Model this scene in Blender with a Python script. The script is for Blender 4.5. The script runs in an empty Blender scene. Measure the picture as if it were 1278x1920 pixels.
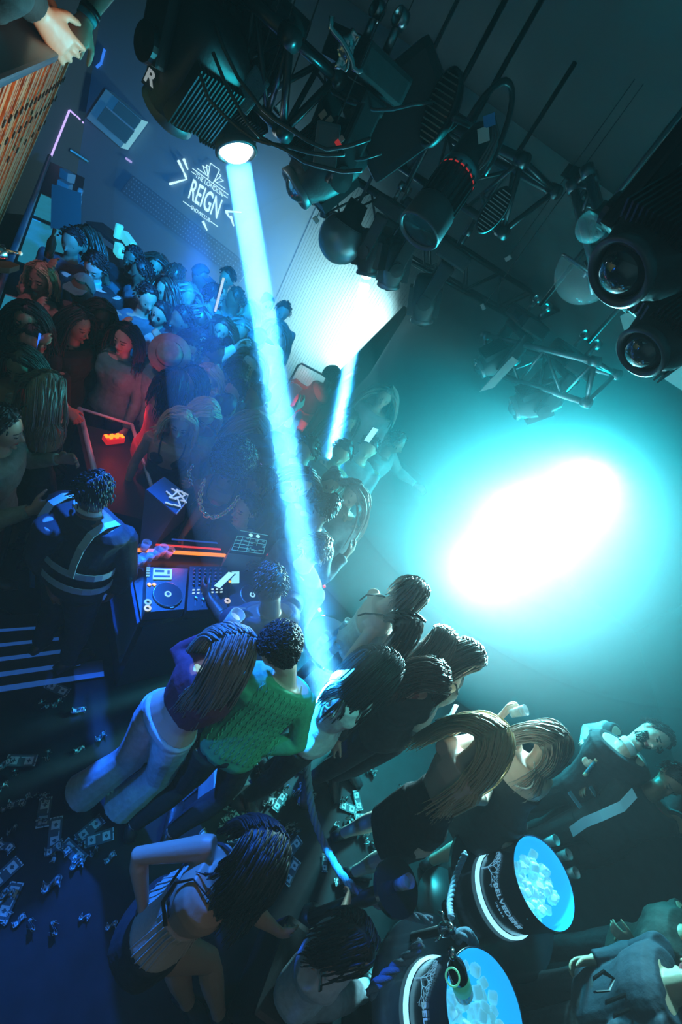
import bpy, bmesh, math, random
import numpy as np
from mathutils import Vector, Matrix, noise
sc = bpy.context.scene
col = sc.collection
PI = math.pi
# ---------------------------------------------------------------- camera
FPX, NADX, NADY, CAMH = 853.0, -100.0, 1970.0, 3.5
_n = Vector((NADX-639, -(NADY-960), -FPX)).normalized(); _up = -_n
_fw = Vector((0, 0, -1)); _fw = (_fw - _up*_fw.dot(_up)).normalized(); _rt = _fw.cross(_up)
RM = Matrix((_rt, _fw, _up))                       # camera axes -> world axes (world = RM @ cam)
cam_d = bpy.data.cameras.new('camera'); cam = bpy.data.objects.new('camera', cam_d); col.objects.link(cam)
cam_d.sensor_fit = 'VERTICAL'; cam_d.sensor_height = 36; cam_d.lens = FPX/1920*36
cam_d.clip_start = .02; cam_d.clip_end = 100
cam.matrix_world = Matrix.Translation((0, 0, CAMH)) @ RM.to_4x4()
sc.camera = cam
def ray(px, py): return (RM @ Vector((px-639, 960-py, -FPX))).normalized()
def at(px, py, z=0.0):                             # pixel -> point on the horizontal plane z
    d = ray(px, py); t = (z-CAMH)/d.z; return Vector((d.x*t, d.y*t, z))
def far(px, py, y):                                # pixel -> point on the vertical plane Y = y
    d = ray(px, py); t = y/d.y; return Vector((d.x*t, y, CAMH+d.z*t))
def dist(px, py, r): return Vector((0, 0, CAMH)) + ray(px, py)*r
# ---------------------------------------------------------------- view, world
vs = sc.view_settings
vs.view_transform = 'Standard'; vs.look = 'None'; vs.gamma = 1; vs.use_curve_mapping = False; vs.exposure = 0
sc.cycles.max_bounces = 4; sc.cycles.diffuse_bounces = 2; sc.cycles.glossy_bounces = 2; sc.cycles.transparent_max_bounces = 6; sc.cycles.volume_bounces = 0
w = bpy.data.worlds.new('world'); sc.world = w; w.use_nodes = True
bg = w.node_tree.nodes['Background']; bg.inputs[0].default_value = (.002, .004, .008, 1); bg.inputs[1].default_value = 1
# ---------------------------------------------------------------- lights
def aim(o, loc, to):
    o.location = loc; o.rotation_mode = 'QUATERNION'
    o.rotation_quaternion = (Vector(to)-Vector(loc)).to_track_quat('-Z', 'Y')
def spot(name, loc, to, color, power, deg, blend=.3, r=.05):
    l = bpy.data.lights.new(name, 'SPOT'); l.color = color; l.energy = power; l.spot_size = math.radians(deg); l.spot_blend = blend; l.shadow_soft_size = r
    o = bpy.data.objects.new(name, l); col.objects.link(o); aim(o, loc, to); return o
def lamp(name, loc, color, power, r=.1):
    l = bpy.data.lights.new(name, 'POINT'); l.color = color; l.energy = power; l.shadow_soft_size = r
    o = bpy.data.objects.new(name, l); col.objects.link(o); o.location = loc; return o
def area(name, loc, to, color, power, sx, sy):
    l = bpy.data.lights.new(name, 'AREA'); l.shape = 'RECTANGLE'; l.size = sx; l.size_y = sy; l.color = color; l.energy = power
    o = bpy.data.objects.new(name, l); col.objects.link(o); aim(o, loc, to); return o
BA = dist(445, 297, 2.75); BB = dist(685, 523, 3.9)
BA_T = at(618, 1340, 1.15); BB_T = at(592, 1010, .55)
def beam(loc, to, color, power, size, spread):
    l = bpy.data.lights.new('beam_light', 'AREA'); l.shape = 'DISK'; l.size = size; l.color = color; l.energy = power; l.spread = math.radians(spread)
    o = bpy.data.objects.new('beam_light', l); col.objects.link(o); aim(o, loc, to); return o
for b_, t_, e_, z_ in ((BA, BA_T, 1.0, .12), (BB, BB_T, .8, .09)):
    o_ = b_+(t_-b_).normalized()*.03
    beam(o_, t_, (.13, .60, 1), 75*e_, z_, 2.2)
    beam(o_, t_, (.01, .36, 1), 40*e_, z_, 8)
spot('wash_light', BA+Vector((-.1, .5, -.1)), at(330, 530, 1.2), (.002, .22, .75), 1900, 75, 1, .08)   # soft blue wash over the crowd
for px, py, r, e in ((1000, 950, 5.2, 150), (1110, 890, 5.6, 120), (905, 1040, 4.8, 80)):
    g = dist(px, py, r)
    spot('stage_glow_light', g, Vector((1.0, 1.6, 1.9)), (.0, .50, .61), e*17, 125, .9, .14)
    spot('stage_glow_light', g, Vector((1.0, 1.6, 1.9)), (.80, .98, 1), e*10, 76, 1, .14)
spot('wall_wash_light', far(722, 610, 7.0), far(650, 590, 7.6), (.50, .95, 1), 750, 125, 1, .1)
spot('wall_wash_light', far(640, 690, 6.6), far(610, 600, 7.6), (.40, .92, 1), 1200, 112, 1, .1)
spot('blue_fixture_light', dist(400, 215, 3.0)+Vector((.05, 0, -.42)), at(270, 1560, .6), (.01, .15, 1), 1700, 50, .8, .05)   # blue lamp over the left of the floor
spot('soft_fixture_light', Vector((1.9, -.6, 3.9)), at(400, 1400, .8), (.9, .38, .34), 20, 60, 1, .2)      # weak warm lamp behind the camera
spot('green_fixture_light', Vector((1.2, 1.2, 4.2)), at(490, 1390, .9), (.12, .95, .75), 150, 23, 1, .1)
spot('magenta_fixture_light', Vector((-2.7, 2.3, 3.7)), at(130, 660, 1.4), (.85, .34, .60), 45, 75, 1, .1)
spot('balcony_lamp_light', Vector((.1, 1.1, 3.3)), dist(40, 230, 2.2), (1, .45, .20), 120, 32, .6, .05)
spot('left_blue_fill_light', Vector((-2.2, -.2, 2.9)), at(90, 1420, 0), (.01, .20, 1), 380, 60, .9, .05)  # unseen blue lamp added at the left to light notes and steps
spot('red_fixture_light', far(500, 820, 4.1)+Vector((0, 0, .9)), far(565, 765, 4.95), (1, .08, .12), 60, 40, .8, .04)
# ---------------------------------------------------------------- materials
def mat(name, color, rough=.6, metal=0, emit=None, es=1, bump=0, scale=40, spec=.5, vary=0, trans=0, alpha=1, coat=0):
    m = bpy.data.materials.new(name); m.use_nodes = True; nt = m.node_tree; b = nt.nodes['Principled BSDF']
    c = (*color, 1) if len(color) == 3 else color
    b.inputs['Base Color'].default_value = c; b.inputs['Roughness'].default_value = rough; b.inputs['Metallic'].default_value = metal
    b.inputs['Specular IOR Level'].default_value = spec; b.inputs['Alpha'].default_value = alpha
    if trans: b.inputs['Transmission Weight'].default_value = trans
    if coat: b.inputs['Coat Weight'].default_value = coat
    if emit: b.inputs['Emission Color'].default_value = (*emit, 1); b.inputs['Emission Strength'].default_value = es
    if bump or vary:
        tc = nt.nodes.new('ShaderNodeTexCoord'); n = nt.nodes.new('ShaderNodeTexNoise'); n.inputs['Scale'].default_value = scale; n.inputs['Detail'].default_value = 4
        nt.links.new(tc.outputs['Object'], n.inputs['Vector'])
        if bump:
            bu = nt.nodes.new('ShaderNodeBump'); bu.inputs['Strength'].default_value = bump; bu.inputs['Distance'].default_value = .01
            nt.links.new(n.outputs['Fac'], bu.inputs['Height']); nt.links.new(bu.outputs[0], b.inputs['Normal'])
        if vary:
            r = nt.nodes.new('ShaderNodeValToRGB'); r.color_ramp.elements[0].position = .3; r.color_ramp.elements[1].position = .7
            r.color_ramp.elements[0].color = tuple(x*(1-vary) for x in c[:3])+(1,); r.color_ramp.elements[1].color = tuple(min(1, x*(1+vary)) for x in c[:3])+(1,)
            nt.links.new(n.outputs['Fac'], r.inputs[0]); nt.links.new(r.outputs[0], b.inputs['Base Color'])
    return m
def tag(o, label=None, cat=None, group=None, kind=None):
    if label: o['label'] = label
    if cat: o['category'] = cat
    if group: o['group'] = group
    if kind: o['kind'] = kind
    if label and len(label.split()) > 16: print('LONG', len(label.split()), label)
    return o
def mesh(name, verts, faces, m, parent=None, smooth=False):
    me = bpy.data.meshes.new(name); me.from_pydata([tuple(v) for v in verts], [], faces); me.update()
    o = bpy.data.objects.new(name, me); col.objects.link(o)
    for x in (m if isinstance(m, (list, tuple)) else [m]): me.materials.append(x)
    if smooth: me.polygons.foreach_set('use_smooth', [True]*len(me.polygons))
    if parent: o.parent = parent
    return o
class MB:
    def __init__(s): s.v = []; s.f = []
    def add(s, v, f):
        k = len(s.v); s.v += [Vector(x) for x in v]; s.f += [tuple(i+k for i in q) for q in f]; return s
    def box(s, c, d, rot=None, bev=0):
        x, y, z = (q/2 for q in d); c = Vector(c)
        if bev:
            bm = bmesh.new(); bmesh.ops.create_cube(bm, size=1); bmesh.ops.scale(bm, vec=d, verts=bm.verts)
            bmesh.ops.bevel(bm, geom=bm.edges[:], offset=bev, segments=2, affect='EDGES', profile=.7)
            v = [q.co.copy() for q in bm.verts]; bm.verts.index_update(); f = [[q.index for q in g.verts] for g in bm.faces]; bm.free()
        else:
            v = [Vector((i*x, j*y, k*z)) for i in (-1, 1) for j in (-1, 1) for k in (-1, 1)]
            f = [(0, 1, 3, 2), (4, 6, 7, 5), (0, 4, 5, 1), (2, 3, 7, 6), (0, 2, 6, 4), (1, 5, 7, 3)]
        if rot is not None: v = [rot @ q for q in v]
        return s.add([q+c for q in v], f)
    def tube(s, pts, r, n=8, cap=True, flat=None):
        pts = [Vector(p) for p in pts]; rr = r if isinstance(r, (list, tuple)) else [r]*len(pts)
        v = []; f = []; px = None
        for i, p in enumerate(pts):
            t = (pts[min(i+1, len(pts)-1)]-pts[max(i-1, 0)])
            t = t.normalized() if t.length > 1e-9 else Vector((0, 0, 1))
            if px is None: px = t.orthogonal().normalized()
            px = (px-t*px.dot(t)); px = px.normalized() if px.length > 1e-6 else t.orthogonal().normalized()
            py = t.cross(px)
            for j in range(n):
                a = 2*PI*j/n; v.append(p+(px*math.cos(a)+py*math.sin(a)*(flat or 1))*rr[i])
        for i in range(len(pts)-1):
            for j in range(n): f.append((i*n+j, i*n+(j+1) % n, (i+1)*n+(j+1) % n, (i+1)*n+j))
        if cap: f.append(tuple(range(n))[::-1]); f.append(tuple((len(pts)-1)*n+j for j in range(n)))
        return s.add(v, f)
    def lathe(s, prof, c=(0, 0, 0), n=24, M=None, arc=2*PI):
        v = []; f = []; full = arc > 6.28; m_ = n if full else n+1
        for r, z in prof:
            for j in range(m_): a = arc*j/n; q = Vector((r*math.cos(a), r*math.sin(a), z)); v.append((M @ q if M is not None else q)+Vector(c))
        for i in range(len(prof)-1):
            for j in range(n): f.append((i*m_+j, i*m_+(j+1) % m_, (i+1)*m_+(j+1) % m_, (i+1)*m_+j))
        return s.add(v, f)
    def prism(s, poly, d, M=None):                 # poly in local XY, thickness d along Z
        n = len(poly); v = [Vector((x, y, z)) for z in (-d/2, d/2) for x, y in poly]
        if M is not None: v = [M @ q for q in v]
        return s.add(v, [tuple(range(n))[::-1], tuple(range(n, 2*n))]+[(i, (i+1) % n, n+(i+1) % n, n+i) for i in range(n)])
    def build(s, name, m, parent=None, smooth=False): return mesh(name, s.v, s.f, m, parent, smooth)
def frame(loc, z, x=None):                         # 4x4 with local Z along z
    z = Vector(z).normalized(); x = Vector(x) if x is not None else z.orthogonal()
    x = (x-z*x.dot(z)).normalized(); y = z.cross(x)
    return Matrix.Translation(loc) @ Matrix((x, y, z)).transposed().to_4x4()
def empty(name, loc=(0, 0, 0), rz=0, M=None):
    o = bpy.data.objects.new(name, None); col.objects.link(o); o.empty_display_size = .1
    if M is not None: o.matrix_world = M
    else: o.location = loc; o.rotation_euler = (0, 0, rz)
    return o
def copy_tree(o, parent=None):
    c = o.copy(); col.objects.link(c); c.parent = parent
    for ch in list(o.children): copy_tree(ch, c)
    return c
M_floor = mat('black_floor', (.006, .007, .009), .6, spec=.25, bump=.15, scale=8, vary=.4)
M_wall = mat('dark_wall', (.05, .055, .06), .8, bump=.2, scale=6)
M_ceil = mat('ceiling_paint', (.055, .065, .07), .85, bump=.1, scale=3)
# ---------------------------------------------------------------- room
XL, XR, YN, YF, ZC = -7.1, 5.6, -3.0, 7.6, 4.6
def slab(name, lo, hi, m):
    lo, hi = Vector(lo), Vector(hi); return tag(MB().box((lo+hi)/2, hi-lo).build(name, m), kind='structure')
slab('floor', (XL-.2, YN-.2, -.2), (XR+.2, YF+.2, 0), M_floor)
slab('ceiling', (XL-.2, YN-.2, ZC), (XR+.2, YF+.2, ZC+.2), M_ceil)
slab('wall_left', (XL-.2, YN-.2, 0), (XL, YF+.2, ZC), M_wall)
slab('wall_right', (XR, YN-.2, 0), (XR+.2, YF+.2, ZC), M_ceil)
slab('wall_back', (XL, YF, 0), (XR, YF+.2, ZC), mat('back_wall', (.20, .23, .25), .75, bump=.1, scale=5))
slab('wall_near', (XL, YN-.2, 0), (XR, YN, ZC), M_wall)
# ---------------------------------------------------------------- haze
def haze(name, label, dens, v, f, g=.1, cl=(.9, .95, 1)):
    m = bpy.data.materials.new(name); m.use_nodes = True; nt = m.node_tree; nt.nodes.clear()
    o = nt.nodes.new('ShaderNodeOutputMaterial'); s = nt.nodes.new('ShaderNodeVolumeScatter'); s.inputs['Color'].default_value = (*cl, 1)
    s.inputs['Density'].default_value = dens; s.inputs['Anisotropy'].default_value = g
    nt.links.new(s.outputs[0], o.inputs['Volume'])
    h = mesh(name, v, f, m); tag(h, label, 'haze', kind='stuff'); h.display_type = 'WIRE'
b_ = MB().box(((XL+XR)/2, (YN+YF)/2, ZC/2), (XR-XL-.02, YF-YN-.02, ZC-.02)); haze('stage_haze', 'thin drifting stage haze filling the whole club room', .005, b_.v, b_.f)
_s = bmesh.new(); bmesh.ops.create_icosphere(_s, subdivisions=4, radius=1); _s.verts.index_update()
_v = [v.co.copy() for v in _s.verts]; _f = [[v.index for v in f.verts] for f in _s.faces]; _s.free()
def blob(c_, rx, ry, rz, dn, lb): haze('smoke_cloud', lb, dn, [Vector((c_[0]+v.x*rx, c_[1]+v.y*ry, c_[2]+v.z*rz)) for v in _v], _f)
for k, (sx, dn) in enumerate(((4.0, .075), (2.9, .11), (1.8, .12))):
    blob((1.6, 5.1-.1*k, 1.9), sx, sx*.68, sx*.55, dn, ['outermost faint veil', 'wide soft layer', 'bright inner core'][k]+' of the smoke cloud around the stage light')
blob((-1.6, 6.3, 1.9), 3.2, 2.2, 2.3, .08, 'blue drifting smoke over the far crowd and the logo wall')
for k, (b_, t_) in enumerate(((BA, BA_T), (BB, BB_T))):                     # extra haze added along each blue beam so it shows
    R_ = (t_-b_).to_track_quat('Z', 'Y').to_matrix(); c_ = (b_+t_)/2; L_ = (t_-b_).length/2*1.08
    haze('added_beam_haze', 'extra haze added around the '+['widest', 'thinner'][k]+' blue beam', .05, [c_+R_ @ Vector((v.x*.55, v.y*.55, v.z*L_)) for v in _v], _f)
blob((-1.4, 6.4, 1.4), 2.0, 1.5, 1.8, .12, 'pale smoke in front of the glaring ribbed wall')
# ---------------------------------------------------------------- people builder
def remesh(mb, name, vox, m, parent=None, it=3, disp=0, dscale=6, seed=0):
    me = bpy.data.meshes.new('tmp'); me.from_pydata([tuple(v) for v in mb.v], [], mb.f); me.update()
    o = bpy.data.objects.new('tmp', me); col.objects.link(o)
    r = o.modifiers.new('r', 'REMESH'); r.mode = 'VOXEL'; r.voxel_size = vox; r.adaptivity = 0
    if it:
        s_ = o.modifiers.new('s', 'SMOOTH'); s_.iterations = it; s_.factor = .5
    dg = bpy.context.evaluated_depsgraph_get(); dg.update()
    me2 = bpy.data.meshes.new_from_object(o.evaluated_get(dg)); bpy.data.objects.remove(o); bpy.data.meshes.remove(me)
    me2.name = name
    me2.materials.clear()
    for x in (m if isinstance(m, (list, tuple)) else [m]): me2.materials.append(x)
    n = len(me2.polygons)
    if disp:
        nv = len(me2.vertices); co = np.empty(nv*3, np.float32); me2.vertices.foreach_get('co', co); co = co.reshape(-1, 3)
        no = np.empty(nv*3, np.float32); me2.vertices.foreach_get('normal', no); no = no.reshape(-1, 3)
        a = np.zeros(nv); rng = np.random.RandomState(seed)
        for k in range(7):
            d = rng.randn(3); d[2] *= .6; d /= np.linalg.norm(d); fr = dscale*(1+k*.8)*2
            w2 = rng.randn(3)*dscale*.7
            a += np.sin(co@d*fr+rng.rand()*6.28+1.6*np.sin(co@w2+rng.rand()*6.28))/(1+.5*k)
        me2.vertices.foreach_set('co', (co+no*(a*disp)[:, None]).astype(np.float32).ravel())
    me2.polygons.foreach_set('use_smooth', [True]*n); me2.update()
    o = bpy.data.objects.new(name, me2); col.objects.link(o)
    if parent: o.parent = parent
    return o
def loft(mb, secs, n=20):
    """secs: (centre, lateral axis, depth axis, half width, half depth)"""
    v = []; f = []
    for c, a, b, ra, rb in secs:
        for j in range(n):
            t = 2*PI*j/n; ct, st = math.cos(t), math.sin(t)
            ct = math.copysign(abs(ct)**.85, ct); st = math.copysign(abs(st)**.85, st)
            v.append(Vector(c)+Vector(a)*(ra*ct)+Vector(b)*(rb*st))
    for i in range(len(secs)-1):
        for j in range(n): f.append((i*n+j, i*n+(j+1) % n, (i+1)*n+(j+1) % n, (i+1)*n+j))
    f.append(tuple(range(n))[::-1]); f.append(tuple((len(secs)-1)*n+j for j in range(n)))
    mb.add(v, f)
def ell(mb, c, r, M=None, n=14):
    v = []; f = []
    for i in range(n+1):
        ph = PI*i/n
        for j in range(2*n):
            t = PI*j/n; q = Vector((r[0]*math.sin(ph)*math.cos(t), r[1]*math.sin(ph)*math.sin(t), r[2]*math.cos(ph)))
            v.append(Vector(c)+(M @ q if M is not None else q))
    k = 2*n
    for i in range(n):
        for j in range(k): f.append((i*k+j, (i+1)*k+j, (i+1)*k+(j+1) % k, i*k+(j+1) % k))
    mb.add(v, f)
def lerp(a, b, t): return a+(b-a)*t
def limb(mb, a, b, c, prof, add=0, n=12):
    """two-bone limb; prof = radii at fractions [0,.25,.5(joint-),1(joint)...] 0..2 along the chain"""
    pts = []; rr = []
    for t, r in prof:
        p = lerp(a, b, t) if t <= 1 else lerp(b, c, t-1)
        pts.append(p); rr.append(r+add)
    mb.tube(pts, rr, n)
ARM = [(-.03, .046), (.1, .054), (.35, .047), (.75, .040), (1, .038), (1.2, .041), (1.5, .034), (1.85, .026), (2, .025)]
LEG = [(-.05, .085), (.1, .092), (.4, .082), (.8, .062), (1, .056), (1.25, .060), (1.45, .056), (1.8, .040), (2, .038)]
def hand(mb, w, d, nrm, s=1, curl=.5, side=1, spread=.12):
    """w wrist, d pointing direction, nrm back-of-hand normal; side=+1 thumb on +lateral"""
    d = d.normalized(); nrm = (nrm-d*nrm.dot(d)).normalized(); lat = d.cross(nrm)*side
    P = lambda x, y, z: w+lat*(x*s)+d*(y*s)+nrm*(z*s)
    loft(mb, [(P(0, -.02, 0), lat, nrm, .026*s, .021*s), (P(0, .02, 0), lat, nrm, .034*s, .018*s), (P(0, .06, 0), lat, nrm, .041*s, .015*s), (P(0, .09, 0), lat, nrm, .040*s, .013*s)], 12)
    for i, (x, L) in enumerate(((.030, .072), (.010, .080), (-.010, .074), (-.029, .058))):
        a = 0; p = P(x, .082, 0); pts = [p]; dd = (d+lat*(spread*(1.2-i)*.8)).normalized(); cx = curl*(1+.12*i)
        for k, fr in enumerate((.42, .32, .26)):
            a += cx*(.75 if k == 0 else .9); q = (dd*math.cos(a)-nrm*math.sin(a)); p = p+q*(L*fr*s); pts.append(p)
        mb.tube(pts, [.0098*s, .0092*s, .0084*s, .0062*s], 8)
    a = .7; p = P(.026, .022, -.004); q = (d*math.cos(a)+lat*math.sin(a)-nrm*.25).normalized(); p1 = p+q*.045*s
    q2 = (d*.9+lat*.25-nrm*(.2+curl*.6)).normalized(); p2 = p1+q2*.032*s; mb.tube([p, p1, p2, p2+(q2-nrm*curl*.4).normalized()*.024*s], [.015*s, .0118*s, .0102*s, .007*s], 8)
def head_basis(look, up):
    y = look.normalized(); z = (up-y*up.dot(y)).normalized(); x = y.cross(z); return Matrix((x, y, z)).transposed()
def head(mb, c, B, s=1, male=False, detail=True):
    k = s*(1.04 if male else 1)
    n = 26 if detail else 14; v = []; f = []
    for i in range(n+1):
        ph = PI*i/n
        for j in range(2*n):
            t = PI*j/n; x, y, z = math.sin(ph)*math.cos(t), math.sin(ph)*math.sin(t), math.cos(ph)
            X = x*.076; Y = y*(.098 if y < 0 else .090); Z = z*.118
            if z < 0:
                q = (-z)**1.4; X *= 1-(.42 if not male else .30)*q
                Y = Y*(1-.30*q)+.030*q if y > -.2 else Y*(1-.45*q)+.02*q
            if y > 0:
                for sx in (-1, 1):
                    g = math.exp(-(((X-sx*.031)/.016)**2+((Z-.004)/.012)**2)); Y -= .011*g
                    g = math.exp(-(((X-sx*.030)/.022)**2+((Z-.026)/.009)**2)); Y += .004*g
                    g = math.exp(-(((X-sx*.042)/.018)**2+((Z+.030)/.02)**2)); Y += .004*g
            v.append(c+B @ Vector((X*k, Y*k, Z*k)))
    m_ = 2*n
    for i in range(n):
        for j in range(m_): f.append((i*m_+j, (i+1)*m_+j, (i+1)*m_+(j+1) % m_, i*m_+(j+1) % m_))
    mb.add(v, f)
    L = lambda x, y, z: c+B @ Vector((x*k, y*k, z*k))
    mb.tube([L(0, .084, .012), L(0, .096, -.012), L(0, .108, -.032), L(0, .090, -.040)], [.006*k, .0095*k, .0125*k, .008*k], 8)
    if detail:
        for sx in (-1, 1):
            ell(mb, L(sx*.012, .093, -.035), (.007*k, .008*k, .006*k), n=6)
            ell(mb, L(sx*.031, .0775, .003), (.0125*k,)*3, n=8)
        mb.tube([L(-.024, .079, -.060), L(-.009, .088, -.0565), L(0, .0885, -.058), L(.009, .088, -.0565), L(.024, .079, -.060)], [.003*k, .0062*k, .0055*k, .0062*k, .003*k], 8)
        mb.tube([L(-.022, .078, -.062), L(0, .087, -.069), L(.022, .078, -.062)], [.003*k, .0075*k, .003*k], 8)
        ell(mb, L(0, .078, -.098), (.018*k, .014*k, .013*k), n=8)
    for sx in (-1, 1):
        ell(mb, L(sx*.077, -.008, -.006), (.010*k, .020*k, .031*k), B, n=8)
SK = {'pale': (.62, .42, .34), 'tan': (.42, .25, .17), 'brown': (.17, .09, .06), 'dark': (.07, .038, .026)}
M_sk = {k: mat('skin_'+k, v, .45, spec=.4, bump=.08, scale=60) for k, v in SK.items()}
M_lip = mat('lips', (.32, .07, .07), .35); M_eye = mat('eye_and_brow', (.02, .014, .012), .3)
M_hair = {'black': mat('hair_black', (.010, .009, .011), .5, spec=.4), 'brown': mat('hair_brown', (.05, .028, .018), .4, spec=.6), 'blonde': mat('hair_blonde', (.62, .45, .27), .42, spec=.6),
          'ash': mat('hair_ash', (.26, .21, .18), .4, spec=.6), 'auburn': mat('hair_auburn', (.12, .05, .03), .4, spec=.6)}
CLO = {}
def cloth(c, rough=.85, name='cloth'):
    key = (tuple(c), rough)
    if key not in CLO: CLO[key] = mat(name, c, rough, bump=.35, scale=30, vary=.12)
    return CLO[key]
def hair_strands(mb, c, B, k, n, length, seed=0, r=.0045, part=0.0, flow=None, body=None, lat=.9, wave=.0, back=False, front=.45, steps=15, tilt=None):
    rng = random.Random(seed); g = Vector((0, 0, -1)) if flow is None else Vector(flow).normalized()
    hx, hy, hz = .083*k, .105*k, .126*k
    for i in range(n):
        while True:
            u = Vector((rng.gauss(0, 1), rng.gauss(0, 1), abs(rng.gauss(0, 1))+.05)).normalized()
            if u.y > front and u.z < .75: continue
            if u.y > .25 and abs(u.x) < .3 and u.z < .8: continue
            break
        if rng.random() < .55: u = Vector((u.x, -abs(u.y), u.z*.6+rng.uniform(-.35, .3))).normalized()
        sgn = 1 if u.x > part*.5 else -1
        p = Vector((u.x*hx, u.y*hy, u.z*hz)); pts = []
        L = length*rng.uniform(.82, 1.05); st = L/steps; gl = B.transposed() @ g
        d = (Vector((sgn*.8, -.25 if u.y < .3 else .15, -.1))).normalized(); ph = rng.uniform(0, 6.28)
        off = rng.uniform(.0, .016)*k; off2 = rng.uniform(0, .014)
        for s_ in range(steps+1):
            q = p.copy(); e = math.sqrt((q.x/(hx+off))**2+(q.y/(hy+off))**2+(q.z/(hz+off))**2)
            if e < 1.02: q = q*(1.02/max(e, .2)); p = q.copy()
            W = c+B @ q
            if body is not None and s_ > 3:
                for (a, b_, rb) in body:
                    ab = b_-a; t = max(0, min(1, (W-a).dot(ab)/ab.length_squared)); m0 = a+ab*t; dd = W-m0
                    if dd.length < rb: W = m0+dd.normalized()*(rb+off2); p = B.transposed() @ (W-c)
            pts.append(W+Vector((math.sin(s_*1.1+ph), math.cos(s_*.9+ph), 0))*wave*s_/steps)
            d = (d*.78+gl*.32).normalized()
            if q.y > .02*k and abs(q.x) < .07*k: d = (d+Vector((sgn*.5, -.25, 0))).normalized()
            p = p+d*st
        mb.tube(pts, [r*(.8 if s_ == 0 else 1)*(1-.65*(s_/steps)**3) for s_ in range(steps+1)], 4, cap=False, flat=1.8)
def hair_cap(mb, c, B, k, drop=-.2, thick=.012, n=26, front=.35, seed=0, rough=.004):
    """shell over the scalp, open at the face"""
    rng = random.Random(seed); v = []; f = []; idx = {}
    for i in range(n+1):
        ph = PI*i/n
        for j in range(2*n):
            t = PI*j/n; x, y, z = math.sin(ph)*math.cos(t), math.sin(ph)*math.sin(t), math.cos(ph)
            line = drop if y < .1 else (drop+(.75-drop)*min(1, (y-.1)/max(front, .05)))
            if z < line: zc = line; e = .93
            else: zc = z; e = 1+thick/.1
            e += rough/.1*math.sin(t*9+seed)*math.sin(ph*7+seed)+rng.uniform(-1, 1)*rough*3
            sc_ = math.sqrt(max(0, 1-zc*zc)); l_ = math.hypot(x, y) or 1
            v.append(c+B @ Vector((x/l_*sc_*.077*k*e, y/l_*sc_*.098*k*e-.002, zc*.118*k*e)))
    m_ = 2*n
    for i in range(n):
        for j in range(m_): f.append((i*m_+j, (i+1)*m_+j, (i+1)*m_+(j+1) % m_, i*m_+(j+1) % m_))
    mb.add(v, f)
def curls(mb, c, B, k, n, R, seed=0, cr=.012, tr=.0032, zmin=-.35, front=.5, sq=(1, 1, 1)):
    rng = random.Random(seed); cnt = 0
    while cnt < n:
        u = Vector((rng.gauss(0, 1), rng.gauss(0, 1), rng.gauss(0, 1))).normalized()
        if u.z < zmin or (u.y > front and u.z < .35): continue
        cnt += 1; e = rng.uniform(.9, 1.03); base = c+B @ Vector((u.x*R*sq[0]*e, u.y*R*1.12*sq[1]*e-.01, u.z*R*1.2*sq[2]*e)); a = (B @ u).orthogonal().normalized(); b = (B @ u).cross(a)
        ph = rng.uniform(0, 6.28); w_ = B @ u; pts = []
        for q in range(9):
            t = ph+q*1.05; pts.append(base+a*(cr*math.cos(t))+b*(cr*math.sin(t))+w_*(cr*.35*math.sin(q*.9)+rng.uniform(-.002, .002)))
        mb.tube(pts, tr, 4, cap=False)
def shoe(mb, a, toe, s=1, heel=0):
    d = toe.copy(); d.z = 0; d = d.normalized(); l_ = Vector((-d.y, d.x, 0)); u = Vector((0, 0, 1)); z0 = a.z
    o_ = Vector((a.x, a.y, z0))
    P = lambda y, z: o_+d*(y*s)+u*z
    loft(mb, [(P(-.075, .030+heel), l_, u, .028*s, .026), (P(-.05, .045+heel), l_, u, .035*s, .045), (P(0, .050+heel*.7), l_, u, .038*s, .050), (P(.06, .035+heel*.2), l_, u, .044*s, .033), (P(.13, .026), l_, u, .046*s, .024), (P(.175, .020), l_, u, .032*s, .016)], 12)
    if heel: mb.tube([P(-.055, heel+.02), P(-.05, 0)], [.016, .008], 8)
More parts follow.
